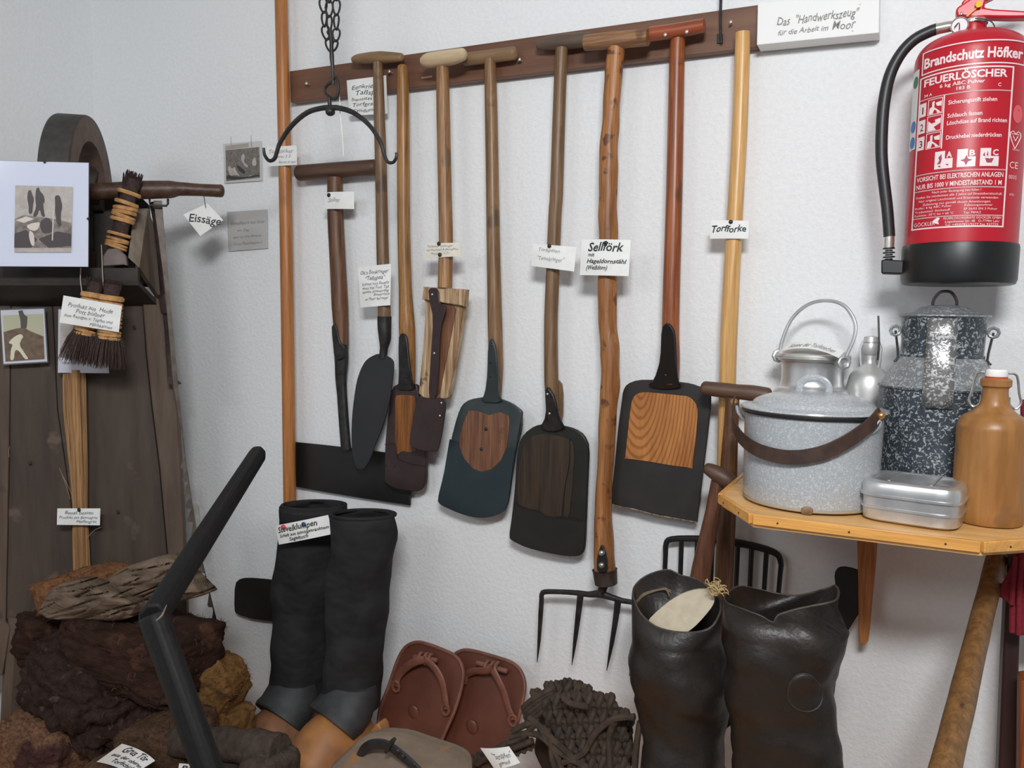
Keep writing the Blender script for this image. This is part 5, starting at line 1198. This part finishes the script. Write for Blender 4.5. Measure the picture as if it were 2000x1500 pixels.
# insole
t = thing('insole', 'pale cream leaf shaped insole lying in the opening of the left leather boot', 'insole', P(1335, 1195, .30))
ins = [(1265, 1212), (1270, 1220), (1276, 1226), (1300, 1232), (1340, 1236), (1356, 1225), (1375, 1205), (1391, 1185), (1396, 1172), (1392, 1158), (1380, 1151), (1360, 1151), (1335, 1158), (1310, 1172), (1285, 1192)]
part('sole_board', plate(ins, dlin(1150, .30, 1236, .345), .005, sm=1), mat('cream_felt', C(186, 175, 152, 1.1), C(172, 161, 140, 1.1), rough=.8, scale=60, bump=.15), t)
t = thing('straw_wisp', 'small wisp of dry straw poking out between the two leather boots', 'straw', P(1400, 1140, .31))
b_ = BM(); rnd = random.Random(5)
for k in range(34):
    x0_, y0_ = 1396+rnd.uniform(-5, 5), 1158+rnd.uniform(-4, 6); a_ = rnd.uniform(-2.6, .1); l_ = rnd.uniform(14, 34)
    x1_, y1_ = x0_+math.cos(a_)*l_*.6, y0_+math.sin(a_)*l_*.7
    tube(b_, [P(x0_, y0_, .33), P(x1_, y1_-4, .335), P(x1_+rnd.uniform(-8, 14), y1_+rnd.uniform(-8, 8), .34)], [.0011, .0009, .0004], 4, n=2)
part('straws', b_, plain('dry_straw_pale', C(176, 156, 112), .7), t, kind='stuff')
t = thing('packing_twine', 'frayed twine lying inside the back rim of the left leather boot', 'twine', P(1270, 1160, .27))
b_ = BM()
for k in range(7):
    tube(b_, [P(1243+rnd.uniform(-2, 2), 1176+rnd.uniform(-4, 4), .29), P(1256, 1162+rnd.uniform(-3, 3), .27), P(1280, 1154+rnd.uniform(-3, 3), .262), P(1300, 1150+rnd.uniform(-3, 5), .262), P(1309+rnd.uniform(-4, 4), 1158+rnd.uniform(-4, 8), .262)], .0007, 4, n=3)
part('fibres', b_, plain('twine_brown', C(112, 96, 74), .8), t, kind='stuff')

# ================================================================ BROWN TURF SHOES (rounded plates with straps)
SH = mat('red_brown_leather', C(98, 57, 44, 1.1), C(82, 47, 36, 1.1), rough=.42, scale=12, bump=.12)
SHR = mat('red_brown_leather_edge', C(118, 76, 62), C(98, 60, 48), rough=.5, scale=30, bump=.15)
def slipper(label, outline, strap1, knot, strap2, stud, d0, d1):
    ys = [p[1] for p in outline]; dd = dlin(min(ys), d0, max(ys), d1)
    cx = sum(p[0] for p in outline)/len(outline)
    t = thing('bog_shoe', label, 'shoe', P(cx, max(ys), d1))
    part('sole', plate(outline, dd, .008, sm=1), SH, t, bevel=.002)
    oc = chaikin(outline, 2); b_ = BM(); tube(b_, [P(x, y, dd(x, y)+.001) for x, y in oc], .0042, 8, closed=True); part('raised_rim', b_, SHR, t)
    for st in (strap1, strap2):
        b_ = BM(); pts = [P(x, y, dd(x, y)+h) for x, y, w, h in st]; rr = [w*S(p) for p, (x, y, w, h) in zip(pts, st)]
        tube(b_, pts, rr, 10, flat=.35, n=4); part('strap', b_, SHR, t)
        for q in (st[0] if st is strap1 else st[-1],):
            b_ = BM(); p = P(q[0], q[1], dd(q[0], q[1])+.008); tube(b_, [p+V(math.cos(k*PI/4)*.009, -.002, math.sin(k*PI/4)*.012) for k in range(8)], .0035, 6, closed=True); part('strap_loop', b_, SHR, t)
    (kx0, ky0), (kx1, ky1) = knot
    b_ = BM(); tube(b_, [P(kx0, ky0, dd(kx0, ky0)+.02), P(kx1, ky1, dd(kx1, ky1)+.02)], .0055, 10, roundcap=True); part('toggle', b_, SHR, t)
    mx, my = (kx0+kx1)/2, (ky0+ky1)/2
    for o_ in (-9, 2, 10):
        b_ = BM(); p = P(mx+o_, my+o_*.15, dd(mx, my)+.018); ax = (P(kx1, ky1, 0)-P(kx0, ky0, 0)).normalized(); e_ = V(0, 1, 0)
        tube(b_, [p+(ax.cross(e_)*math.cos(k*PI/5)+e_*math.sin(k*PI/5))*.0105 for k in range(10)], .0042, 8, closed=True); part('strap_wrap', b_, SHR, t)
    b_ = BM(); p = P(stud[0], stud[1], dd(*stud)+.003); ball(b_, p, (.014, .005, .017), 3, Matrix.Rotation(-.35, 3, 'Y')); part('heel_stud', b_, SH, t)
    return t
slipper('left red brown leather bog shoe plate with arched strap, overlapping the other one', [(738, 1417), (742, 1382), (758, 1345), (778, 1284), (793, 1261), (816, 1253), (845, 1261), (886, 1278), (900, 1293), (906, 1316), (900, 1350), (886, 1394), (868, 1432), (858, 1460), (840, 1520), (752, 1500), (742, 1440)],
        [(774, 1340, 8, .004), (776, 1322, 8, .012), (792, 1304, 8, .022), (812, 1292, 8, .03), (830, 1288, 8, .03)], ((810, 1283), (852, 1290)), [(830, 1288, 7, .03), (846, 1302, 8, .028), (860, 1324, 8, .022), (867, 1350, 7, .014), (871, 1385, 8, .006)], (808, 1391), .07, .16)
slipper('right red brown leather bog shoe plate with arched strap and toggle', [(870, 1330), (874, 1300), (888, 1277), (903, 1270), (920, 1270), (961, 1281), (999, 1293), (1016, 1307), (1025, 1330), (1025, 1350), (1018, 1382), (1010, 1415), (990, 1450), (960, 1530), (858, 1510), (856, 1440)],
        [(905, 1325, 7, .006), (912, 1317, 7, .012), (925, 1311, 7, .02), (946, 1310, 8, .028), (962, 1306, 8, .03)], ((932, 1295), (989, 1311)), [(962, 1308, 8, .03), (974, 1330, 7, .026), (985, 1355, 7, .018), (993, 1384, 7, .010), (1002, 1406, 8, .005)], (922, 1420), .045, .125)

# ================================================================ ROPE SHOE
ROPE = mat('dark_braided_rope', C(74, 60, 47, 1.0), C(46, 37, 30, 1.0), rough=.85, scale=60, bump=.6, bd=.002)
t = thing('rope_shoe', 'bulky dark brown shoe braided from thick twisted rope, beside the left leather boot', 'shoe', P(1140, 1480, .3))
b_ = BM(); cb = P(1140, 1450, .20); s_ = S(cb)
vs = ball(b_, cb, (98*s_, 80*s_, 95*s_), 4)
for v in vs: v.co += (v.co-cb)*noise.noise(v.co*30)*.08
part('core', b_, plain('rope_core', C(40, 32, 26), .95), t)
def twist(p0, p1, r, bm):
    ax = p1-p0; L_ = ax.length; ax.normalize(); ref = V(0, 1, 0); e1 = (ref-ax*ref.dot(ax)).normalized(); e2 = ax.cross(e1)
    for ph in (0, PI):
        pts = [p0+ax*(L_*k/7)+(e1*math.cos(ph+k*.75)+e2*math.sin(ph+k*.75))*r*.45 for k in range(8)]
        tube(bm, pts, [r*.45]+[r*.62]*6+[r*.45], 7)
top = [(1045, 1352), (1072, 1338), (1092, 1336), (1108, 1332), (1128, 1336), (1146, 1344), (1166, 1358), (1190, 1374), (1210, 1388), (1230, 1404)]
for i, (x, y) in enumerate(top):
    b_ = BM()
    twist(P(x, y-6, .22+.01*(i % 2)), P(x+ (i-5)*-1.5, y+30, .245), 11.5*S(P(x, y, .23)), b_); part('rope_knot', b_, ROPE, t)
rows = [(1368, 1066, 1214, 7), (1397, 1062, 1232, 8), (1427, 1070, 1236, 8), (1457, 1082, 1238, 7), (1487, 1096, 1238, 7), (1515, 1100, 1240, 6)]
for j, (y, xa, xb, n__) in enumerate(rows):
    for k in range(n__):
        x = xa+(xb-xa)*(k+.5*(j % 2))/n__; u = (x-1150)/100.0; dpt = .235+.055*math.sqrt(max(0, 1-u*u))+.006*j
        b_ = BM(); twist(P(x-4, y-15+6*abs(u), dpt), P(x+5, y+15+6*abs(u), dpt+.008), 11.5*S(P(x, y, dpt)), b_); part('rope_knot', b_, ROPE, t)
b_ = BM()
for sp in ([(1030, 1366), (1060, 1352), (1085, 1345)], [(1024, 1388), (1050, 1362), (1080, 1348)], [(1020, 1412), (1040, 1396), (1062, 1380)]):
    pass
for k in range(5):
    tube(b_, [P(1022+k*2, 1384+k*9, .27), P(1042+k*2, 1366+k*8, .275), P(1066+k*2, 1352+k*6, .27), P(1086, 1344+k*5, .265)], .0065-.0005*k, 8, n=3)
part('rope_edge', b_, ROPE, t)
b_ = BM()
for sp in ([(995, 1440), (1030, 1432), (1060, 1440), (1085, 1470), (1100, 1510)], [(1000, 1430), (1040, 1412), (1070, 1436), (1100, 1462), (1130, 1490)], [(1032, 1400), (1055, 1420), (1075, 1455), (1110, 1480), (1150, 1500)],
           [(1100, 1364), (1120, 1376), (1150, 1380)], [(1240, 1400), (1200, 1404), (1165, 1430), (1140, 1470), (1100, 1490)], [(1200, 1410), (1190, 1440), (1192, 1480), (1190, 1520)], [(1060, 1420), (1075, 1445), (1078, 1476), (1084, 1500)], [(1250, 1410), (1244, 1450), (1240, 1500)],
           [(960, 1470), (990, 1452), (1020, 1440), (1050, 1410)], [(930, 1492), (960, 1476), (1000, 1462), (1040, 1446)]):
    tube(b_, [P(x, y, .325) for x, y in sp], .0055, 7, n=4)
part('loose_cords', b_, ROPE, t)
b_ = BM()
for k in range(9):
    x = 925+k*13; y = 1488-k*5; twist(P(x-8, y-10, .30), P(x+12, y+14, .31), 9*S(P(x, y, .3)), b_)
part('rope_toe', b_, ROPE, t)
card([(936, 1463), (992, 1460), (1014, 1492), (965, 1506)], .345, [('"Strupfen"', .3, .95, .55, .28), ('gewand', .3, .75, .85, .2)], 'small curled white tag lying before the rope shoe', shear=.2, bend=-.004)

# ================================================================ GREY WOODEN SHOE PLATE WITH IRON STRAP
GW = mat('grey_weathered_wood', C(124, 108, 92), C(100, 86, 72), rough=.75, scale=20, stretch=(.3, 1, 1), bump=.3, spots=(16, .6, C(140, 100, 60)))
t = thing('horse_bog_shoe', 'grey weathered wooden plate with a riveted black iron strap at the bottom middle', 'wooden plate', P(800, 1500, .42))
o_ = [(640, 1500), (672, 1470), (705, 1440), (745, 1430), (790, 1434), (840, 1452), (888, 1468), (905, 1480), (912, 1500), (905, 1560), (700, 1580), (630, 1540)]
part('plate', plate(o_, dlin(1430, .33, 1560, .43), .028, sm=1), GW, t, bevel=.006)
b_ = BM(); st = [(700, 1480, 7, .36), (712, 1462, 9, .375), (732, 1453, 11, .385), (755, 1455, 12, .39), (775, 1468, 13, .395), (795, 1484, 13, .40), (815, 1502, 12, .405), (830, 1520, 12, .41)]
pts = [P(x, y, d) for x, y, w, d in st]; tube(b_, pts, [w*S(p) for p, (x, y, w, d) in zip(pts, st)], 12, flat=.4, n=4); part('iron_strap', b_, mat('grey_black_iron', C(52, 54, 58), C(40, 42, 46), rough=.5, metal=.3, scale=40), t)
rivets(t, [(776, 1468), (786, 1478), (808, 1494)], .409, IRON, 5)
b_ = BM(); box(b_, P(762, 1456, .398), (.006, .012, .03), Matrix.Rotation(.5, 3, 'Y')); part('strap_seam', b_, IRON, t)
t = thing('clog_end', 'orange wooden sliver behind the grey wooden plate beside the canvas boots', 'wood', P(735, 1440, .30))
part('wedge', plate([(700, 1480), (722, 1430), (736, 1410), (746, 1428), (742, 1450), (738, 1490)], .30, .03, sm=1), CLOG2, t, bevel=.004)

# ================================================================ PEAT PILE
def peat(label, px, py, d, hw, hh, hd, m, seed, rz=0, ry=0, amp=.10, fsc=16, pw=.55, cat='peat sod', name='peat_sod', sub=5, squash=None):
    c_ = P(px, py, d); s_ = S(c_); w, h = hw*s_, hh*s_
    b_ = BM(); bmesh.ops.create_icosphere(b_, subdivisions=sub, radius=1)
    rot = (Matrix.Rotation(rz, 3, 'Z') @ Matrix.Rotation(ry, 3, 'Y'))
    for v in b_.verts:
        q = v.co.copy(); q = V(math.copysign(abs(q.x)**pw, q.x), math.copysign(abs(q.y)**pw, q.y), math.copysign(abs(q.z)**pw, q.z))
        q = V(q.x*w, q.y*hd, q.z*h)
        k = q*fsc+V(seed*3.1, seed, 0)
        r = noise.fractal(k, 1, 2, 4)*amp
        r2 = abs(noise.noise(V(q.x*fsc*.8, q.y*fsc*.8, q.z*fsc*2.6)+V(seed, 0, 7)))
        q += q.normalized()*(r*2.0*min(w, h) - max(0, .35-r2)*.45*h*(amp/.1)*.6)
        q += q.normalized()*(noise.noise(k*4.3)*.0035+noise.noise(k*9)*.0018)
        v.co = c_+rot @ q
    hb_ = None
    if sub == 6 or seed in (3, 24, 14):
        hb_ = BM(); rnd = random.Random(seed); vl = list(b_.verts); b_.normal_update()
        for _ in range(1100):
            v = rnd.choice(vl)
            if (CAM-v.co).dot(v.normal) < 0: continue
            d1 = (v.normal+V(rnd.uniform(-1, 1), rnd.uniform(-1, 1), rnd.uniform(-1, 1))*.9).normalized(); L1 = rnd.uniform(.004, .011)
            tube(hb_, [v.co-v.normal*.001, v.co+d1*L1*.6, v.co+d1*L1+V(rnd.uniform(-1, 1), 0, rnd.uniform(-1, 1))*.003], [.0006, .0004, .0002], 3)
    t = solo(name, b_, m, label, cat, c_, sharp=3)
    if hb_: part('fuzz', hb_, m, t, kind='stuff')
    return t, c_, s_
PE = lambda n, a, b, **k: mat(n, tuple(v*.85 for v in a[:3])+(1,), tuple(v*.85 for v in b[:3])+(1,), rough=.95, spec=.15, scale=k.pop('scale', 70), bump=1.0, bd=.008, detail=8, lo=.35, hi=.65, **k)
P_DARK = PE('dark_red_brown_peat', C(64, 43, 33), C(43, 30, 25), spots=(14, .6, C(74, 50, 38)), stretch=(.5, .5, 1.4))
P_DARK2 = PE('purple_brown_peat', C(62, 46, 40), C(43, 32, 29), spots=(30, .64, C(80, 64, 58)))
P_BARK = mat('grey_bark', C(118, 102, 86), C(92, 78, 66), rough=.85, scale=34, stretch=(.22, 1, 1.1), bump=1, bd=.01, detail=8, distort=.8, spec=.2)
P_ORAN = PE('orange_moss_peat', C(140, 100, 68), C(112, 74, 50), spots=(12, .58, C(96, 64, 48)))
P_YEL = PE('ochre_peat', C(134, 100, 60), C(104, 74, 42), scale=50, spots=(22, .62, C(78, 56, 36)))
P_LITE = PE('light_red_brown_peat', C(136, 102, 78), C(94, 66, 50), scale=120, spots=(8, .56, C(66, 44, 40)))
P_BROWN = PE('mid_brown_peat', C(94, 72, 54), C(72, 52, 40), scale=90)
P_GREY = PE('grey_brown_peat', C(80, 70, 62), C(62, 52, 46), scale=60)
peat('orange moss peat sod under the grey bark slabs at the top of the pile', 165, 1150, .36, 108, 38, .07, P_ORAN, 3, ry=-.30, amp=.12, fsc=22)
# bark slabs
def slab(label, outline, d, th, m, seed, dfun=None):
    b_ = BM(); oc = chaikin(outline, 3); cx = sum(p[0] for p in oc)/len(oc); cy = sum(p[1] for p in oc)/len(oc)
    fr_, bk_ = [], []
    K = 22; prev = None
    for k in range(K+1):
        t_ = 1-k/K*.995; row = []
        for x, y in oc:
            X = cx+(x-cx)*t_; Y = cy+(y-cy)*t_; bul = math.sqrt(max(0, 1-t_*t_))*th
            dz = bul + noise.noise(V(X*.018, Y*.05, seed))*.014+noise.noise(V(X*.035, (Y+X*.3)*.06, seed+5))*.007 - max(0, .12-abs(noise.noise(V(X*.012, (Y+X*.3)*.07, seed+9))))*.10
            row.append(b_.verts.new(P(X, Y, d+(Y-cy)*-.0003+dz)))
        if prev: bridge(b_, prev, row)
        else: first = row
        prev = row
    b_.faces.new(prev)
    bk = [b_.verts.new(v.co+V(0, .03, .0)) for v in first]; bridge(b_, first, bk); b_.faces.new(bk)
    bmesh.ops.recalc_face_normals(b_, faces=b_.faces)
    return solo('bark_slab', b_, m, label, 'bark', P(cx, cy, d), sharp=1.6)
slab('upper grey brown bark slab with long cracks, running right behind the black bar', [(190, 1150), (215, 1125), (250, 1105), (310, 1086), (345, 1090), (372, 1130), (400, 1155), (404, 1162), (350, 1175), (300, 1180), (270, 1196), (240, 1190), (205, 1170)], .42, .035, P_BARK, 1)
slab('lower grey bark slab curled at the front of the pile top', [(73, 1195), (85, 1172), (100, 1150), (130, 1136), (160, 1132), (200, 1148), (240, 1160), (265, 1180), (272, 1190), (262, 1203), (235, 1213), (160, 1211), (95, 1211)], .455, .03, P_BARK, 4)
peat('dark red brown peat sod forming the wide middle block behind the black bar', 275, 1268, .38, 168, 72, .09, P_DARK, 5, ry=.02, amp=.10, fsc=14, pw=.42, sub=6)
peat('dark shadowed peat sod at the left back of the pile', 100, 1240, .36, 55, 60, .07, P_DARK, 8, amp=.12)
peat('big purple brown fibrous peat sod bulging at the left of the pile', 175, 1345, .42, 130, 92, .10, P_DARK2, 11, ry=.28, amp=.13, fsc=13, pw=.6, sub=6)
peat('ochre peat sod standing on edge at the right of the pile', 418, 1350, .33, 56, 76, .06, P_YEL, 14, ry=.35, amp=.07, fsc=24, pw=.6)
peat('lower ochre peat lump under the standing ochre sod', 445, 1420, .33, 40, 42, .06, P_YEL, 17, amp=.10, fsc=24)
peat('light reddish peat block at the lower left corner of the pile', 105, 1470, .47, 98, 80, .09, P_LITE, 21, ry=.12, amp=.07, fsc=20, pw=.5, sub=6)
peat('brown crumbly peat sod under the card in the lower middle of the pile', 330, 1450, .46, 92, 55, .08, P_BROWN, 24, ry=-.30, amp=.10, fsc=20)
peat('dark peat sod at the very left bottom edge', -10, 1480, .50, 40, 55, .07, P_DARK, 27)
peat('dark peat lump between the big sod and the bottom cards', 270, 1420, .40, 90, 60, .07, P_DARK2, 29, amp=.12)
peat('brown peat sod lying flat along the bottom edge', 300, 1545, .53, 150, 55, .08, P_BROWN, 31, pw=.5)
b_ = BM(); s_ = S(P(450, 1455, .5))
pts = [P(345, 1448, .50), P(400, 1452, .51), P(460, 1456, .515), P(520, 1462, .52), P(548, 1466, .52)]
tube(b_, pts, [30*s_, 31*s_, 31*s_, 32*s_, 31*s_], 40, n=5, roundcap=False)
for v in b_.verts:
    k = noise.fractal(v.co*26, 1, 2, 3); v.co += V(k*.003, k*.003, k*.004)
solo('peat_roll', b_, P_GREY, 'grey brown cylindrical peat roll lying in front of the canvas boots', 'peat roll', P(450, 1455, .5))
peat('grey peat lump below the cylindrical roll', 450, 1512, .52, 62, 30, .05, P_GREY, 34, amp=.06, sub=4)
peat('rounded dark peat lump under the right end of the cylindrical roll', 530, 1500, .53, 42, 32, .05, P_GREY, 36, amp=.08, sub=4)
# fibres sticking out
b_ = BM(); rnd = random.Random(11)
for k in range(70):
    x = rnd.uniform(60, 430); y = rnd.uniform(1200, 1460); p = P(x, y, rnd.uniform(.47, .52)); dr = V(rnd.uniform(-1, 1), rnd.uniform(-1, -.2), rnd.uniform(-1, 1)).normalized()
    tube(b_, [p, p+dr*.006+V(0, 0, .003), p+dr*.011+V(0, 0, rnd.uniform(-.006, .004))], .00035, 3)
solo('peat_fibres', b_, plain('pale_fibres', C(96, 72, 58), .9), 'fine pale root fibres sticking out of the dark peat sods', 'fibres', P(200, 1350, .5), kind='stuff')
b_ = BM()
for sp in ([(55, 1232), (42, 1246), (38, 1258), (48, 1266), (58, 1262)], [(22, 1245), (28, 1268), (40, 1284)], [(58, 1250), (54, 1262), (62, 1272), (72, 1270)]):
    tube(b_, [P(x, y, .42) for x, y in sp], .0012, 5, n=3)
solo('root_strands', b_, plain('root_grey', C(120, 112, 100), .9), 'thin grey root strands hanging at the left side of the pile', 'roots', P(50, 1250, .42), kind='stuff')
card([(243, 1450), (308, 1483), (262, 1512), (194, 1485)], .575, [('Grus Tör', .18, .86, .30, .28), ('aus der oberen', .10, .94, .58, .16), ('Torfschicht', .25, .92, .84, .18)], 'curled white card reading Grus Tör on the peat pile', wob=.08, weight=.02, bend=.006)
card([(350, 1491), (386, 1494), (380, 1530), (344, 1526)], .60, [('Br', .15, .8, .35, .3)], 'second white card cut off by the bottom edge beside the black bar', weight=.02)

# ================================================================ BLACK BENT BAR
BAR = mat('black_painted_bar', C(27, 26, 26), C(21, 20, 20), rough=.6, spec=.22, scale=140, bump=.2, bd=.0005, metal=.1)
t = thing('bent_iron_bar', 'black painted angular iron bar with a sharp elbow rising in front of the peat pile', 'bar', P(420, 1560, .80))
pa, pb, pc_ = P(502, 890, .42), P(300, 1205, .86), P(405, 1500, .86)
pd = pc_ + (pc_-pb)*.9
zz = (ZP-pd.z)/(pc_-pb).z if abs((pc_-pb).z) > 1e-6 else 0
pd = pb + (pc_-pb)*((ZP+.012-pb.z)/(pc_-pb).z)
b_ = BM(); tube(b_, [pa, pa+(pb-pa)*.96, pb+(pb-pa).normalized()*.006], [.0232, .0245, .0255], 8, flat=.75, roundcap=False); part('upper_arm', b_, BAR, t, bevel=.004)
b_ = BM(); tube(b_, [pb+(pb-pc_).normalized()*.004, pc_, pd], [.0215, .0215, .0215], 8, flat=.8); part('lower_arm', b_, BAR, t, bevel=.004)
b_ = BM(); q = P(312, 1207, .895); tube(b_, [q+V(-.006, 0, -.004), q+V(.004, 0, .004), q+V(.012, 0, .018)], [.0008, .0014, .0006], 6, n=2); part('bare_metal_spot', b_, STEEL, t)

# ================================================================ RIGHT EDGE: long pole, dark post, red cloth
t = thing('leaning_pole', 'knotty brown wooden pole leaning under the shelf at the right edge', 'pole', P(1780, 1700, .45))
b_ = BM(); pa, pb = P(1946, 1090, .10), P(1832, 1560, .50); pts = [pa+(pb-pa)*k/10 for k in range(11)]; pts.append(pb+(pb-pa)*.9)
tube(b_, pts, [.0145+.0004*k for k in range(11)]+[.019], 20, n=2)
for v in b_.verts: v.co += V(1, 0, 0)*noise.noise(v.co*18)*.0012
part('shaft', b_, wood('pole_bark_wood', C(140, 102, 60, 1.0), C(112, 80, 48, 1.0), rough=.5, spots=(30, .68, C(66, 46, 30)), pore=.4), t)
t = thing('dark_post', 'very dark brown upright wooden post at the lower right edge under the red cloth', 'post', P(1975, 1700, .12))
pz = [P(1966, 1100, .12), P(1946, 1520, .20)]
part('post', plate([(1969, 1085), (1998, 1085), (1990, 1300), (1987, 1700), (1940, 1700), (1950, 1500), (1958, 1300)], .12, .05, sm=0), mat('very_dark_wood', C(52, 32, 30), C(40, 24, 22), rough=.5, scale=40, stretch=(1, 1, .1)), t, bevel=.003)
t = thing('chair_side', 'orange brown wooden chair side just entering at the lower right edge', 'chair', P(2010, 1500, .22))
part('side_panel', plate([(1992, 1330), (2080, 1320), (2080, 1700), (1988, 1700), (1990, 1500)], .20, .04, sm=0), wood('chair_orange_wood', C(150, 84, 40), C(124, 66, 32)), t, bevel=.003)
# cloth
b_ = BM(); RC = mat('dark_red_cloth', C(124, 26, 42), C(104, 20, 34), rough=.85, scale=200, bump=.2)
o_ = [(2080, 770), (1994, 782), (1994, 900), (1992, 1040), (1984, 1090), (1976, 1110), (1962, 1136), (1943, 1162), (1958, 1170), (1972, 1180), (1971, 1238), (2000, 1242), (2080, 1246)]
part_pts = o_
def cl(x, y): return .20+.012*math.sin(x*.12+y*.01)
t = thing('red_cloth', 'dark red cloth hanging at the right edge beside and below the shelf', 'cloth', P(2000, 1000, .2))
part('drape', plate(o_, .17, .012, sm=0), RC, t, bevel=.003)
for sp in ([(1984, 1085), (1980, 1130), (1976, 1180)], [(1998, 1060), (1992, 1140), (1990, 1240)]):
    part('fold', rod([(x, y, 5) for x, y in sp], .178, seg=10, flat=1), RC, t)

# ================================================================ groups of look-alikes
GR = {'pot_brush': 'heather pot brushes', 'canvas_boot': 'canvas boots with clogs', 'leather_boot': 'tall leather boots', 'bog_shoe': 'leather bog shoes',
      'peat_sod': 'peat sods in the pile', 'bark_slab': 'bark slabs on the pile', 'paper_label': 'handwritten paper labels'}
for o in list(COL.objects):
    if o.parent is None and o.name.split('.')[0] in GR: o['group'] = GR[o.name.split('.')[0]]
